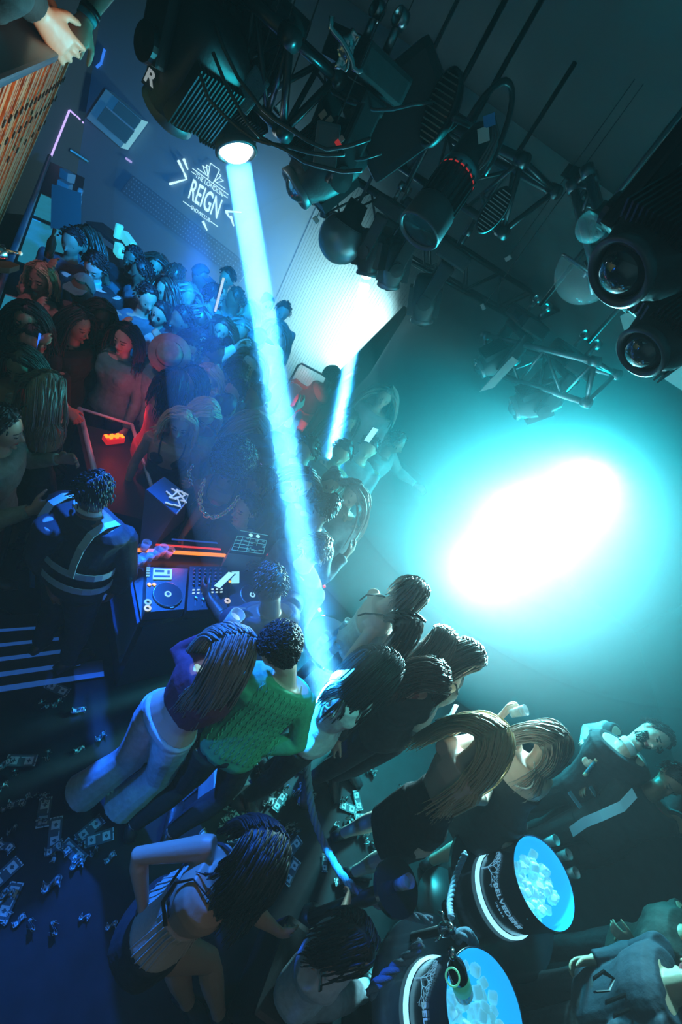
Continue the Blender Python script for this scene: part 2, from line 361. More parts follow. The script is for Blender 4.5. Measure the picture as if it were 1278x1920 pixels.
def person(label, head_at, face=0.0, hip=None, look=None, hup=None, H=1.70, male=False, skin='pale', hair='long', hcol='brown', hlen=.42,
           top=(.03, .03, .04), bottom=(.02, .02, .03), dress=False, sleeves='long', arms=('down', 'down'), legs=None, group=None,
           detail=False, z0=0.0, vox=None, straps=False, pleat=0, build=1.0, curl=(.5, .5), hn=None, midriff=False, wide=False, neck=None, heel=0, torso_face=None,
           palm=(None, None), low=1.0, sh=None, vis_legs=True, feet=None, hseed=0, nohair=False, bust=None, coat=False, sleevecol=None, disp=None):
    """head_at: head centre; face: azimuth degrees (0 = +Y, 90 = +X) the chest points to"""
    vox = vox or (.0068 if detail else .012); h = H; hc = Vector(head_at)
    fa = math.radians(face); F = Vector((math.sin(fa), math.cos(fa), 0)); Rt = Vector((F.y, -F.x, 0)); U = Vector((0, 0, 1))
    root = empty('person', (0, 0, 0))
    tag(root, label, 'person', group)
    pel = Vector(hip) if hip is not None else Vector((hc.x, hc.y, hc.z-.395*h))-F*.02
    look = Vector(look).normalized() if look is not None else (F+Vector((0, 0, -.15))).normalized()
    hup = Vector(hup).normalized() if hup is not None else U
    B = head_basis(look, hup); k = h/1.70*(.99 if not male else 1.0)
    nb = Vector(neck) if neck is not None else hc-hup*.155*k-look*.02   # base of neck
    sp = (nb-pel); sd = sp.normalized(); sl = sp.length
    Lat = (Rt-sd*Rt.dot(sd)).normalized(); Dep = Lat.cross(sd)*-1; Dep = sd.cross(Lat)*-1 if False else Lat.cross(sd)
    if Dep.dot(F) < 0 and abs(Dep.dot(F)) > .05: Dep = -Dep
    sw = (.205 if male else .172)*k*build
    S = {}
    for i_, sg in ((0, -1), (1, 1)):
        S[i_] = (Vector(sh[i_]) if sh and sh[i_] is not None else nb-sd*.045*k+Lat*(sg*sw*.93))
    # arms
    ua, fo = .285*k, .255*k; A = []
    for i_, sg in ((0, -1), (1, 1)):
        a = arms[i_]; s0 = S[i_]; out = Lat*sg
        if isinstance(a, str):
            down = -U
            if a == 'down': e = s0+(down*.97+out*.18+F*.04).normalized()*ua; w_ = e+(down*.9+out*.02+F*.30).normalized()*fo
            elif a == 'up': e = s0+(out*.5+U*.75+F*.35).normalized()*ua; w_ = e+(U*.95+F*.2-out*.1).normalized()*fo
            elif a == 'drink': e = s0+(down*.85+out*.3+F*.2).normalized()*ua; w_ = e+(F*.75+U*.55-out*.2).normalized()*fo
            elif a == 'fwd': e = s0+(down*.55+out*.2+F*.8).normalized()*ua; w_ = e+(F*.9+U*.1-out*.25).normalized()*fo
            elif a == 'face': e = s0+(down*.6+out*.3+F*.6).normalized()*ua; w_ = e+(U*.95+F*.2-out*.3).normalized()*fo
            elif a == 'hip': e = s0+(down*.75+out*.6-F*.15).normalized()*ua; w_ = e+(down*.5-out*.75+F*.3).normalized()*fo
            else: e = s0+(out*.8+U*.1+F*.5).normalized()*ua; w_ = e+(U*.5+F*.7).normalized()*fo
        else:
            e, w_ = Vector(a[0]), Vector(a[1])
        A.append((s0, e, w_))
    # legs
    hipw = .088*k*(1 if male else 1.06); G = []; zl = pel.z-z0
    for i_, sg in ((0, -1), (1, 1)):
        j = pel+Rt*(sg*hipw)-sd*.03
        if legs and legs[i_] is not None: kn, an = Vector(legs[i_][0]), Vector(legs[i_][1])
        else:
            an = Vector((pel.x, pel.y, 0))+Rt*(sg*hipw*(1.25 if not wide else 1.7))+F*(.02*sg); an.z = z0+.085+heel
            kn = lerp(j, an, .50)+F*.03
        G.append((j, kn, an))
    bust_ = (not male) if bust is None else bust
    def torso(mb, add, lo=0.0, hi=1.0, bust=bust_, front=0):
        wf, wd = (.155, .100) if male else (.165, .108)
        secs = [(-.10, wf*.80, wd*.8), (-.02, wf*1.0, wd*1.0), (.08, wf*1.02, wd*1.0), (.25, wf*(.92 if male else .80), wd*.86), (.42, wf*(.90 if male else .73), wd*.82), (.60, wf*(1.02 if male else .86), wd*1.0),
                (.76, wf*(1.15 if male else .95), wd*(1.10 if not male else 1.08)), (.88, sw*.90, wd*.98), (.96, sw*.70, wd*.72), (1.03, .062*k, .060*k)]
        out = []
        for t, a_, b_ in secs:
            if t < lo-.001 or t > hi+.001: continue
            out.append((pel+sd*(t*sl)+Dep*(.012 if .5 < t < .9 else 0), Lat, Dep, a_*k*build+add, b_*k*build+add))
        loft(mb, out)
        if bust and lo < .7 < hi:
            for sg in (-1, 1): ell(mb, pel+sd*(.72*sl)+Lat*(sg*.068*k)+Dep*(.072*k), ((.062+add)*k,)*3, n=8)
    mb = MB(); torso(mb, 0)
    mb.tube([nb-sd*.05, nb+(hc-nb)*.35, hc-hup*.04*k-look*.022*k], [.066*k if male else .056*k, .056*k if male else .046*k, .054*k if male else .046*k], 14)
    head(mb, hc, B, k, male, detail)
    am = (1.12 if male else .92)*build*k
    for i_, (s0, e, w_) in enumerate(A):
        limb(mb, s0, e, w_, [(t, r*am) for t, r in ARM])
        hd = (w_-e).normalized(); pn = palm[i_]
        nr = Vector(pn) if pn is not None else (Lat*(-1 if i_ == 0 else 1)*.9+F*.2+U*.1)
        hand(mb, w_+hd*.005, hd, nr, k*(1.08 if male else .98), curl[i_], side=(1 if i_ == 0 else -1)*(1 if True else 1))
    if vis_legs:
        for (j, kn, an) in G: limb(mb, j, kn, an, [(t, r*k*build) for t, r in LEG])
    b = remesh(mb, 'body', vox, [M_sk[skin], M_lip, M_eye], root)
    if detail:
        me = b.data; n = len(me.polygons); ce = np.empty(n*3, np.float32); me.polygons.foreach_get('center', ce); ce = ce.reshape(-1, 3)
        Bn = np.array(B.transposed()); q = (ce-np.array(hc))@Bn.T/k; mi = np.zeros(n, np.int32)
        mi[(((q[:, 0])/.026)**2+((q[:, 2]+.0625)/.0095)**2 < 1) & (q[:, 1] > .06)] = 1
        for sx in (-1, 1):
            mi[(((q[:, 0]-sx*.031)/.015)**2+((q[:, 2]-.003)/.0065)**2 < 1) & (q[:, 1] > .06)] = 2
            mi[(((q[:, 0]-sx*.032)/.021)**2+((q[:, 2]-.0245-.1*(.03-abs(q[:, 0])))/.0045)**2 < 1) & (q[:, 1] > .06)] = 2
        me.polygons.foreach_set('material_index', mi)
    dv = disp if disp is not None else (.0022 if detail else .003)
    cv = vox*1.15
    # lower garment
    if bottom is not None and vis_legs and not dress:
        mb = MB(); torso(mb, .014, -.1, .25 if not midriff else .10)
        for (j, kn, an) in G:
            if wide: pr = [(-.05, .100), (.2, .108), (.6, .092), (1, .088), (1.5, .098), (1.97, .112)]
            else: pr = [(-.05, .098), (.1, .104), (.4, .092), (.8, .074), (1, .068), (1.3, .070), (1.6, .060), (1.95, .052)]
            limb(mb, j, kn, an, [(t, r*k*build) for t, r in pr], n=14)
        remesh(mb, 'trousers', cv, cloth(bottom), root, it=2, disp=dv, seed=hseed)
    if vis_legs:
        mb = MB()
        for i_, (j, kn, an) in enumerate(G):
            m1 = MB(); ft = F+Rt*(.15 if i_ else -.15); shoe(m1, Vector((an.x, an.y, an.z-.085-heel)), ft, k*(1.1 if male else 1), heel)
            m1.build('shoe', cloth((.015, .015, .018) if not male else (.02, .018, .016), .4), root, smooth=True)
    if dress:
        mb = MB(); lo_, hi_ = dress if isinstance(dress, tuple) else (.45, .80)    # hem z, top fraction
        torso(mb, .010, -.1, hi_)
        hem = z0+lo_; cpt = Vector((pel.x, pel.y, pel.z)); mid = (G[0][1]+G[1][1])/2; hp = Vector((mid.x, mid.y, hem))
        w0 = .165*k*build+.02
        secs = [(pel+sd*.05, Lat, Dep, w0, .125*k), (lerp(cpt, hp, .35), Rt, F, w0*1.04, .14*k), (hp, Rt, F, w0*(1.0+pleat*.5), .135*k*(1+pleat*.7))]
        loft(mb, secs, 24)
        o_ = remesh(mb, 'dress', cv, cloth(top), root, it=2, disp=dv*1.3, seed=hseed)
        if sleeves == 'long':
            mb = MB()
            for (s0, e, w_) in A: limb(mb, s0, e, lerp(e, w_, .94), [(t, r*am+.010) for t, r in ARM])
            remesh(mb, 'sleeve', cv, cloth(sleevecol or top), root, it=1, disp=dv, seed=hseed+2)
    elif top is not None:
        mb = MB(); torso(mb, .020 if not coat else .030, (-.10 if midriff is False else .42), .97 if sleeves != 'none' else .84)
        if sleeves in ('long', 'short'):
            for (s0, e, w_) in A:
                if sleeves == 'long': limb(mb, s0, e, lerp(e, w_, .95), [(t, r*am+(.014 if not coat else .020)) for t, r in ARM])
                else: mb.tube([s0-(e-s0)*.04, lerp(s0, e, .12), lerp(s0, e, .55)], [.058*am+.004, .064*am+.008, .060*am+.012], 14)
        remesh(mb, 'top' if not coat else 'jacket', cv, cloth(top), root, it=2, disp=dv*1.3, seed=hseed+1)
    if straps:
        mb = MB()
        for sg in (-1, 1):
            mb.tube([pel+sd*(.80*sl)+Lat*(sg*.07)+Dep*.135, pel+sd*(.93*sl)+Lat*(sg*.085)+Dep*.095, pel+sd*(1.0*sl)+Lat*(sg*.085), pel+sd*(.90*sl)+Lat*(sg*.085)-Dep*.105, pel+sd*(.78*sl)+Lat*(sg*.07)-Dep*.128], .006, 6)
        mb.build('strap', cloth((.012, .012, .015)), root, smooth=True)
    body = [(pel, nb-sd*.10, .125*k), (S[0]+Lat*.03, S[1]-Lat*.03, .075*k), (nb, hc, .055*k)]
    hm = M_hair.get(hcol)
    mb = MB()
    if hair == 'long':
        hair_cap(mb, hc, B, k, -.35, .010, 16, .5, hseed); n_ = int((hn or (300 if detail else 70))*(1.5 if hn else 1))
        hair_strands(mb, hc, B, k, n_, hlen*k, hseed, .0042 if detail else .0095, body=body, wave=.003, steps=16 if detail else 9)
        mb.build('hair', hm, root, smooth=True)
    elif hair == 'short':
        hair_cap(mb, hc, B, k, -.12, .010, 26 if detail else 14, .55, hseed, .006); hair_strands(mb, hc, B, k, 300 if detail else 110, .024*k, hseed, .0035 if detail else .006, steps=4, flow=-hup-look*.3); mb.build('hair', hm, root, smooth=True)
    elif hair == 'curly':
        hair_cap(mb, hc, B, k, -.35, .014, 20, .55, hseed, .004); curls(mb, hc, B, k, 900 if detail else 160, .108*k, hseed, .012 if detail else .016, .0034 if detail else .006); mb.build('hair', hm, root, smooth=True)
    elif hair == 'afro':
        ell(mb, hc+B @ Vector((0, -.03, .05)), (.135, .14, .14), B, 16); curls(mb, hc+B @ Vector((0, -.03, .05)), B, k, 900, .142, hseed, .014, .004, zmin=-.75, front=.72, sq=(1.05, 1, 1)); mb.build('hair', hm, root, smooth=True)
    elif hair == 'bun':
        hair_cap(mb, hc, B, k, -.25, .010, 20, .5, hseed); ell(mb, hc+B @ Vector((0, -.09, .06)), (.04, .035, .04), B, 8); mb.build('hair', hm, root, smooth=True)
    elif hair == 'cap':
        hair_cap(mb, hc, B, k, .05, .020, 20, .3, hseed, .001)
        mb.prism([(-.07*k, .05), (.07*k, .05), (.075*k, .13), (.05*k, .175), (-.05*k, .175), (-.075*k, .13)], .006, Matrix.Translation(hc+B @ Vector((0, .0, .055*k))) @ B.to_4x4()); mb.build('cap', cloth(hcol if isinstance(hcol, tuple) else (.15, .3, .3)), root, smooth=False)
    elif hair == 'fedora':
        M_ = Matrix.Translation(hc+B @ Vector((0, 0, .045*k))) @ B.to_4x4()
        mb.lathe([(.10, .0), (.155, .012), (.160, .018), (.10, .008), (.098, .02), (.090, .08), (.078, .105), (.03, .095), (.001, .085)], n=28, M=M_); hat = mb.build('hat', cloth((.35, .33, .28)), root, smooth=True)
        m2 = MB(); m2.lathe([(.101, .008), (.1005, .035)], n=28, M=M_); m2.build('hat_band', cloth((.02, .02, .02)), hat, smooth=True)
    return dict(root=root, A=A, hc=hc, B=B, nb=nb, S=S, pel=pel, k=k, G=G, sd=sd, Lat=Lat, Dep=Dep, sl=sl, F=F)
def rigid(src, pairs): pass
# ---------------------------------------------------------------- small shared makers
M_blk = mat('black_metal', (.016, .018, .022), .38, .3, spec=.6); M_blkp = mat('black_plastic', (.02, .022, .026), .45, spec=.5, bump=.1, scale=90)
M_chrome = mat('chrome', (.6, .62, .65), .15, 1); M_alu = mat('aluminium', (.45, .47, .5), .3, 1); M_white = mat('white_plastic', (.7, .72, .72), .5)
M_grey = mat('grey_metal', (.10, .11, .12), .4, .5)
M_glass = mat('clear_glass', (.85, .92, .95), .05, spec=.8, alpha=.28)
def glow(name, c, s=1): return mat(name, (.02, .02, .02), .5, emit=c, es=s)
def textmesh(name, body, size, m, M, parent=None, extrude=.002, align='CENTER', xs=1, bold=0, spacing=1):
    cu = bpy.data.curves.new('t', 'FONT'); cu.body = body; cu.size = size; cu.align_x = align; cu.align_y = 'CENTER'; cu.extrude = extrude; cu.offset = bold; cu.space_character = spacing
    o = bpy.data.objects.new('t', cu); col.objects.link(o); dg = bpy.context.evaluated_depsgraph_get()
    me = bpy.data.meshes.new_from_object(o.evaluated_get(dg)); bpy.data.objects.remove(o); bpy.data.curves.remove(cu)
    me.transform(Matrix.Diagonal((xs, 1, 1, 1)));
    if M is not None: me.transform(M)
    me.materials.clear(); me.materials.append(m); o = bpy.data.objects.new(name, me); col.objects.link(o)
    if parent: o.parent = parent
    return o
def cam_frame(p, n=None, up=(0, 0, 1)):
    """frame at p: Z = n (towards viewer), Y = up"""
    n = Vector(n).normalized() if n is not None else (Vector((0, 0, CAMH))-p).normalized(); u = Vector(up); x = u.cross(n).normalized(); y = n.cross(x)
    return Matrix.Translation(p) @ Matrix((x, y, n)).transposed().to_4x4()
# ---------------------------------------------------------------- wall things on the back wall
yw = YF-.02
def wall_quad(name, px, thick, m, parent=None, bev=0):
    P = [far(x, y, YF-.01) for x, y in px]; n = len(P); v = P+[p-Vector((0, thick, 0)) for p in P]
    return mesh(name, v, [tuple(range(n)), tuple(range(n, 2*n))[::-1]]+[(i, (i+1) % n, n+(i+1) % n, n+i) for i in range(n)], m, parent)
# ventilation unit with two panels
def lerp2(q, u, v): return ((q[0][0]*(1-u)+q[1][0]*u)*(1-v)+(q[3][0]*(1-u)+q[2][0]*u)*v, (q[0][1]*(1-u)+q[1][1]*u)*(1-v)+(q[3][1]*(1-u)+q[2][1]*u)*v)
Q = [(177, 226), (213, 173), (278, 229), (240, 281)]
ac = wall_quad('air_conditioner', Q, .16, mat('unit_housing', (.6, .72, .66), .5)); tag(ac, 'square pale green-grey wall unit with two dark inset panels, high on the back wall', 'air conditioner')
def inset(q, u0, u1, v0, v1): return [lerp2(q, u0, v0), lerp2(q, u1, v0), lerp2(q, u1, v1), lerp2(q, u0, v1)]
M_ins = mat('unit_panel', (.16, .28, .27), .4)
for r in ((.58, .90, .22, .86), (.08, .52, .05, .88)):
    P = [far(x, y, YF-.17-.01) for x, y in inset(Q, *r)]
    pn = mesh('panel', P+[p-Vector((0, .012, 0)) for p in P], [(0, 1, 2, 3), (7, 6, 5, 4), (0, 1, 5, 4), (1, 2, 6, 5), (2, 3, 7, 6), (3, 0, 4, 7)], M_ins, ac)
P0, P1 = [far(*lerp2(Q, .54, v), YF-.19) for v in (.05, .88)]; MB().tube([P0, P1], .012, 6).build('louvre', M_white, ac)
# club logo: projected light built as glowing letter and ray meshes
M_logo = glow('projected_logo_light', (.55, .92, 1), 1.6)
L0, L1 = far(352, 345, yw), far(424, 394, yw)
up_ = Vector((0, 0, 1)); xd = Vector((1, 0, 0))
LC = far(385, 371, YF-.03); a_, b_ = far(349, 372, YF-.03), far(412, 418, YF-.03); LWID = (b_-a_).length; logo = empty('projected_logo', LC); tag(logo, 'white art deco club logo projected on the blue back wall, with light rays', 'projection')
def wl(x, y, r=0): return Vector((LC.x+x*LWID, YF-.03, LC.z+y*LWID))
LM = lambda x, y: Matrix.Translation(wl(x, y)) @ Matrix.Rotation(PI/2, 4, 'X')
def lpart(o): o.parent = logo; o.matrix_parent_inverse = Matrix.Translation(-LC); return o
def bar(mb, p, q, t): mb.tube([wl(*p), wl(*q)], t*LWID, 4)
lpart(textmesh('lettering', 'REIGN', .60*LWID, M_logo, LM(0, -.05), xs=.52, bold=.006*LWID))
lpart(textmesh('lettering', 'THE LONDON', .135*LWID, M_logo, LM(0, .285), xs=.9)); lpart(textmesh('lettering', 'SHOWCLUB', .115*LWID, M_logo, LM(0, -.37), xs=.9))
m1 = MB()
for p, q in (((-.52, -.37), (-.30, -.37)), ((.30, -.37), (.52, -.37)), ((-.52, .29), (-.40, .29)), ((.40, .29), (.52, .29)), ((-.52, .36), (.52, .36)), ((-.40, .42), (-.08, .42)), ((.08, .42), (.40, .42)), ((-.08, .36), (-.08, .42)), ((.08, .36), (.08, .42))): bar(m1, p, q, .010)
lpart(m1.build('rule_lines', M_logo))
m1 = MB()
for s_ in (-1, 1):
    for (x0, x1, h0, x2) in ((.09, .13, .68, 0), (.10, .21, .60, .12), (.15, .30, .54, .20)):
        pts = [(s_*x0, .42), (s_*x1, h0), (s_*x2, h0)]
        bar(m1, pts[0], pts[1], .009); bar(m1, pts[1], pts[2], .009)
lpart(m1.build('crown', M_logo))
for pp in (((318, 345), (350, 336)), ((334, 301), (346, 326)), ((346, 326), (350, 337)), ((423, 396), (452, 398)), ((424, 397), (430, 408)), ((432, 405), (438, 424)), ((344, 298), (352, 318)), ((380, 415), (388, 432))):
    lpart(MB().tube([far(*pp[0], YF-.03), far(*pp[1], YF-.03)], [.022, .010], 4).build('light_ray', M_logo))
# low dotted LED strip and wall frames
M_led = glow('violet_led', (.55, .40, 1), 1.3)
def ledline(pts, r, label, m=M_led, name='led_strip'):
    o = MB().tube(pts, r, 6).build(name, m); return tag(o, label, 'light')
def wallpt(px, py):
    d = ray(px, py); t = min((XL+.015)/d.x if d.x < 0 else 99, (YF-.015)/d.y); return Vector((d.x*t, d.y*t, CAMH+d.z*t))
ledline([wallpt(130, 207), wallpt(104, 272), wallpt(90, 308)], .014, 'long violet light strip running up to the corner beside the timber balcony')
for i, (a, b) in enumerate((((131, 207), (141, 216)), ((144, 218), (150, 224)), ((155, 229), (156, 230)))):
    ledline([wallpt(*a), wallpt(*b)], .013, ['first dash of the broken violet light strip, touching the corner', 'middle dash of the broken violet light strip', 'tiny last dot of the broken violet light strip'][i])
for a, b in (((153, 95), (150, 108)), ((190, 118), (181, 126)), ((196, 92), (190, 116)), ((236, 297), (246, 304))):
    ledline([wallpt(*a), wallpt(*b)], .018, {153: 'short bright blue light bar just under the fist on the balcony rail', 190: 'lowest short blue light bar left of the wall unit', 196: 'longer dim blue light bar above the wall unit', 236: 'thin violet dash of light below the wall unit'}[a[0]], glow('blue_led', (.03, .22, 1) if a[0] != 236 else (.5, .45, 1), .8))
sh_ = [wallpt(131, 281), wallpt(165, 303)]; o = MB().tube(sh_, .03, 8).build('wall_lamp', mat('teal_steel', (.15, .4, .4), .25, .8)); tag(o, 'small tubular steel wall lamp reflecting teal, under the violet strip', 'lamp')
# dark wall panels and poster
for nm, px, d, c, lb, ct in (('dark_screen', [(97, 345), (152, 362), (152, 430), (95, 428)], 6.6, (.01, .05, .08), 'dark blue upright screen behind the crowd, left of the dotted wall', 'screen'),):
    P = [dist(x, y, d) for x, y in px]; n_ = (P[1]-P[0]).cross(P[3]-P[0]).normalized(); o = mesh(nm, P+[p-n_*.05 for p in P], [(0, 1, 2, 3), (7, 6, 5, 4), (0, 4, 5, 1), (1, 5, 6, 2), (2, 6, 7, 3), (3, 7, 4, 0)], mat('screen', (.002, .006, .01), .6, emit=(.0, .004, .008), es=1)); tag(o, lb, ct)
# dotted band on the wall (perforated acoustic panel)
m1 = MB(); m2 = MB()
PQ = [(250, 330), (470, 500), (450, 530), (228, 360)]
P = [far(x, y, YF-.012) for x, y in PQ]; o = mesh('perforated_panel', P+[p-Vector((0, .03, 0)) for p in P], [(0, 1, 2, 3), (7, 6, 5, 4), (0, 4, 5, 1), (1, 5, 6, 2), (2, 6, 7, 3), (3, 7, 4, 0)], mat('panel_paint', (.12, .13, .15), .7)); tag(o, 'long low panel of pale dots on the back wall below the logo', 'wall panel')
for i in range(44):
    for j in range(5):
        p = far(*lerp2(PQ, (i+.5)/44, (j+.5)/5), YF-.046); m1.lathe([(.001, 0), (.012, 0)], p, 6, Matrix.Rotation(PI/2, 3, 'X'))
m1.build('dots', mat('dot_paint', (.4, .42, .45), .5), o)
# oblique dark screen whose top edge runs away towards the bright wall
T = [far(612, 719, 5.3), far(757, 573, 7.3)]
v = []
for p in T: v += [p, p+Vector((.10, 0, 0)), p+Vector((.10, 0, -1.15)), p+Vector((0, 0, -1.15))]
o = mesh('hanging_screen', v, [(0, 1, 2, 3), (7, 6, 5, 4), (0, 4, 5, 1), (1, 5, 6, 2), (2, 6, 7, 3), (3, 7, 4, 0)], mat('screen_cloth', (.015, .02, .022), .8)); tag(o, 'long dark hanging screen whose straight top edge cuts across the glaring white wall', 'screen')
# vertical ribbed cladding on the bright wall
m1 = MB()
x0, x1 = far(520, 560, YF).x, far(760, 560, YF).x
for i in range(40):
    x = x0+(x1-x0)*i/39; m1.box((x, YF-.005, 1.6), (.04, .010, 3.0))
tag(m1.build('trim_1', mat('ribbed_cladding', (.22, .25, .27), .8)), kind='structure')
# ceiling bulkheads on the right
def hbox(name, A, B, w, h, m, lb=None, ct=None):
    A, B = Vector(A), Vector(B); d = (B-A).normalized(); s = Vector((-d.y, d.x, 0)); v = []
    for p in (A, B): v += [p, p+s*w, p+s*w+Vector((0, 0, h)), p+Vector((0, 0, h))]
    o = mesh(name, v, [(0, 1, 2, 3), (7, 6, 5, 4), (0, 4, 5, 1), (1, 5, 6, 2), (2, 6, 7, 3), (3, 7, 4, 0)], m)
    return tag(o, lb, ct) if lb else tag(o, kind='structure')
hbox('trim_2', at(950, 288, 4.45), at(1092, 346, 4.45), .06, .14, M_blk)
hbox('trim_3', at(1092, 346, 4.45), at(1100, 372, 4.42), .05, .05, M_grey)
# projection panel low on the right wall, behind the moving lights
P = [dist(1165, 590, 5.2), dist(1278, 520, 5.0), dist(1330, 760, 5.2), dist(1187, 668, 5.3)]; n_ = (P[1]-P[0]).cross(P[3]-P[0]).normalized()
o = mesh('wall_screen', P+[p-n_*.04 for p in P], [(0, 1, 2, 3), (7, 6, 5, 4), (0, 4, 5, 1), (1, 5, 6, 2), (2, 6, 7, 3), (3, 7, 4, 0)], mat('pale_screen', (.4, .45, .46), .7)); tag(o, 'pale flat screen on the right wall behind the lower black moving light', 'screen')
# ---------------------------------------------------------------- truss
def truss(name, A, B, w, label, m, group=None, r=.024, n=None, tri=True):
    A, B = Vector(A), Vector(B); d = B-A; L = d.length; d.normalize(); s = d.cross(Vector((0, 0, 1))).normalized(); u = s.cross(d)
    offs = [s*(-w/2), s*(w/2), u*(-w*.87)] if tri else [s*(-w/2)+u*(w/2), s*(w/2)+u*(w/2), s*(w/2)-u*(w/2), s*(-w/2)-u*(w/2)]
    root = empty(name, A); tag(root, label, 'truss', group)
    def add(o): o.parent = root; o.matrix_parent_inverse = Matrix.Translation(-A); return o
    for o in offs: add(MB().tube([A+o, B+o], r, 8).build('chord', m, smooth=True))
    n = n or max(2, int(L/(w*1.1))); k = len(offs); mb = MB()
    for i in range(n):
        p, q = A+d*(L*i/n), A+d*(L*(i+1)/n)
        for j in range(k):
            a, b = offs[j], offs[(j+1) % k]
            mb.tube([p+a, q+b] if i % 2 else [p+b, q+a], r*.5, 6)
    add(mb.build('diagonal_brace', m, smooth=True))
    for p in (A, B):
        mb = MB()
        for j in range(k): mb.tube([p+offs[j], p+offs[(j+1) % k]], r*.7, 6)
        for o in offs: mb.tube([p+o-d*.03, p+o+d*.03], r*1.5, 12)
        add(mb.build('end_frame', m, smooth=True))
    return root
M_tr = mat('black_truss', (.05, .055, .06), .32, .8); M_tr2 = mat('truss_alloy', (.22, .24, .26), .3, .8)
truss('lighting_truss', at(640, 150, 3.78), at(1010, 330, 3.85), .34, 'overhead black triangular truss crossing the top, its open end above the blue beam', M_tr)
truss('lighting_truss', at(612, 352, 3.05), at(1120, 655, 3.12), .36, 'long ladder-like truss slanting down to the right below the big profile spotlight', M_tr, tri=False, n=16)
truss('lighting_truss', dist(930, 640, 4.6), dist(1135, 690, 3.9), .30, 'pale-lit truss end poking out of the smoke on the right', M_tr2, n=5)
truss('lighting_truss', dist(440, -30, 2.9), dist(590, 110, 2.5), .30, 'dark truss in the top left of the rig, beside the drooping cable', M_tr, n=5)
truss('lighting_truss', dist(1105, 330, 3.4), dist(1150, 500, 3.2), .10, 'slim vertical bar holding the clear globe lamp', M_tr2, n=6)
# ---------------------------------------------------------------- moving lights
M_fin = mat('fin_metal', (.03, .035, .04), .3, .6); M_lens = mat('lens_glass', (.02, .03, .04), .05, spec=1, coat=.6)
def moving_head(label, p, aimd, up=(0, 0, 1), s=1.0, lit=None, fins=True, base=True, group=None, cat='moving light', name='moving_light', lensr=.075, hang=False):
    """p = lens centre"""
    aimd = Vector(aimd).normalized(); up = Vector(up).normalized(); ctr = p-aimd*.17*s
    ax = aimd.cross(up).normalized(); root = empty(name, ctr); tag(root, label, cat, group)
    inv = Matrix.Translation(-ctr)
    def add(o): o.parent = root; o.matrix_parent_inverse = inv; return o
    M_ = frame(ctr, aimd, ax); R3 = M_.to_3x3()
    mb = MB(); prof = [(.001, -.20), (.085, -.195), (.118, -.165), (.128, -.10), (.130, .02), (.118, .09), (.100, .15), (.094, .172), (.080, .176)]
    n = 28; v = []; f = []
    for r, z in prof:
        for j in range(n):
            t = 2*PI*j/n; c, s_ = math.cos(t), math.sin(t); e = .55 if z < .1 else .85
            v.append(M_ @ Vector((math.copysign(abs(c)**e, c)*r*s*1.02, math.copysign(abs(s_)**e, s_)*r*s*.88, z*s)))
    for i in range(len(prof)-1):
        for j in range(n): f.append((i*n+j, i*n+(j+1) % n, (i+1)*n+(j+1) % n, (i+1)*n+j))
    hd = add(MB().add(v, f).build('head', M_blkp, smooth=True))
    if fins:
        mb = MB()
        for i in range(13):
            for sd in (-1, 1): mb.box(M_ @ Vector(((i-6)*.0165*s, sd*.112*s, .01*s)), (.006*s, .052*s, .22*s), R3)
        add(mb.build('cooling_fins', M_fin))
    mb = MB(); mb.lathe([(.098*s, .155*s), (.104*s, .185*s), (.092*s, .195*s), (.080*s, .18*s), (.078*s, .165*s)], n=32, M=M_); add(mb.build('bezel', M_grey, smooth=True))
    mb = MB(); mb.lathe([(.001, .225*s), (lensr*.35*s, .220*s), (lensr*.65*s, .206*s), (lensr*.88*s, .182*s), (lensr*s, .165*s)], n=32, M=M_)
    add(mb.build('lens', lit or M_lens, smooth=True))
    # yoke
    mb = MB(); h = .30*s
    for sg in (-1, 1):
        a = ctr+ax*(sg*.165*s); mb.box(a+up*(h*.42), (.045*s, .11*s, h*1.15), Matrix((ax, up.cross(ax), up)).transposed(), .012*s)
        mb.lathe([(.001, 0), (.055*s, 0), (.055*s, .02*s), (.001, .024*s)], n=20, M=frame(ctr+ax*(sg*.185*s), ax*sg))
    mb.box(ctr+up*(h*1.0), (.375*s, .13*s, .055*s), Matrix((ax, up.cross(ax), up)).transposed(), .015*s)
    add(mb.build('yoke', M_blk))
    if base:
        b3 = Matrix((ax, up.cross(ax), up)).transposed()
        bo = add(MB().box(ctr+up*(h*1.0+.10*s), (.36*s, .27*s, .12*s), b3, .02*s).build('base', M_blkp))
        d2 = MB().box(ctr+up*(h*1.0+.10*s)-up.cross(ax)*(-.137*s), (.14*s, .006, .055*s), b3).build('display', mat('display', (.02, .05, .06), .1, spec=1), bo); d2.matrix_parent_inverse = Matrix.Identity(4)
        for sg in (-1, 1):
            mb = MB(); q = ctr+up*(h+.17*s)+ax*(sg*.10*s); mb.tube([q, q+up*.08*s], .018*s, 8); mb.lathe([(.03*s, -.02*s), (.036*s, -.02*s), (.036*s, .02*s), (.03*s, .02*s), (.03*s, -.02*s)], n=16, M=frame(q+up*.11*s, ax.cross(up)))
            add(mb.build('clamp', M_alu, smooth=True))
        if hang: q = ctr+up*(h+.25*s); add(MB().tube([q, Vector((q.x, q.y, ZC))], .018, 8).build('drop_pipe', M_blk, smooth=True))
    return root
U_ = Vector((0, 0, 1))
M_litA = glow('lit_lens', (.75, .95, 1), 8)
dA = (BA_T-BA).normalized(); dB = (BB_T-BB).normalized()
moving_head('black moving light throwing the widest blue beam down through the smoke', BA-dA*.04, dA, s=.95, lit=M_litA, lensr=.092)
moving_head('small distant moving light throwing the thinner blue beam', BB-dB*.04, dB, s=.78, lit=M_litA, hang=True)
moving_head('unlit moving light hanging right beside the small distant lit one', dist(728, 533, 4.1), (.35, .2, -1), s=.9, hang=True)
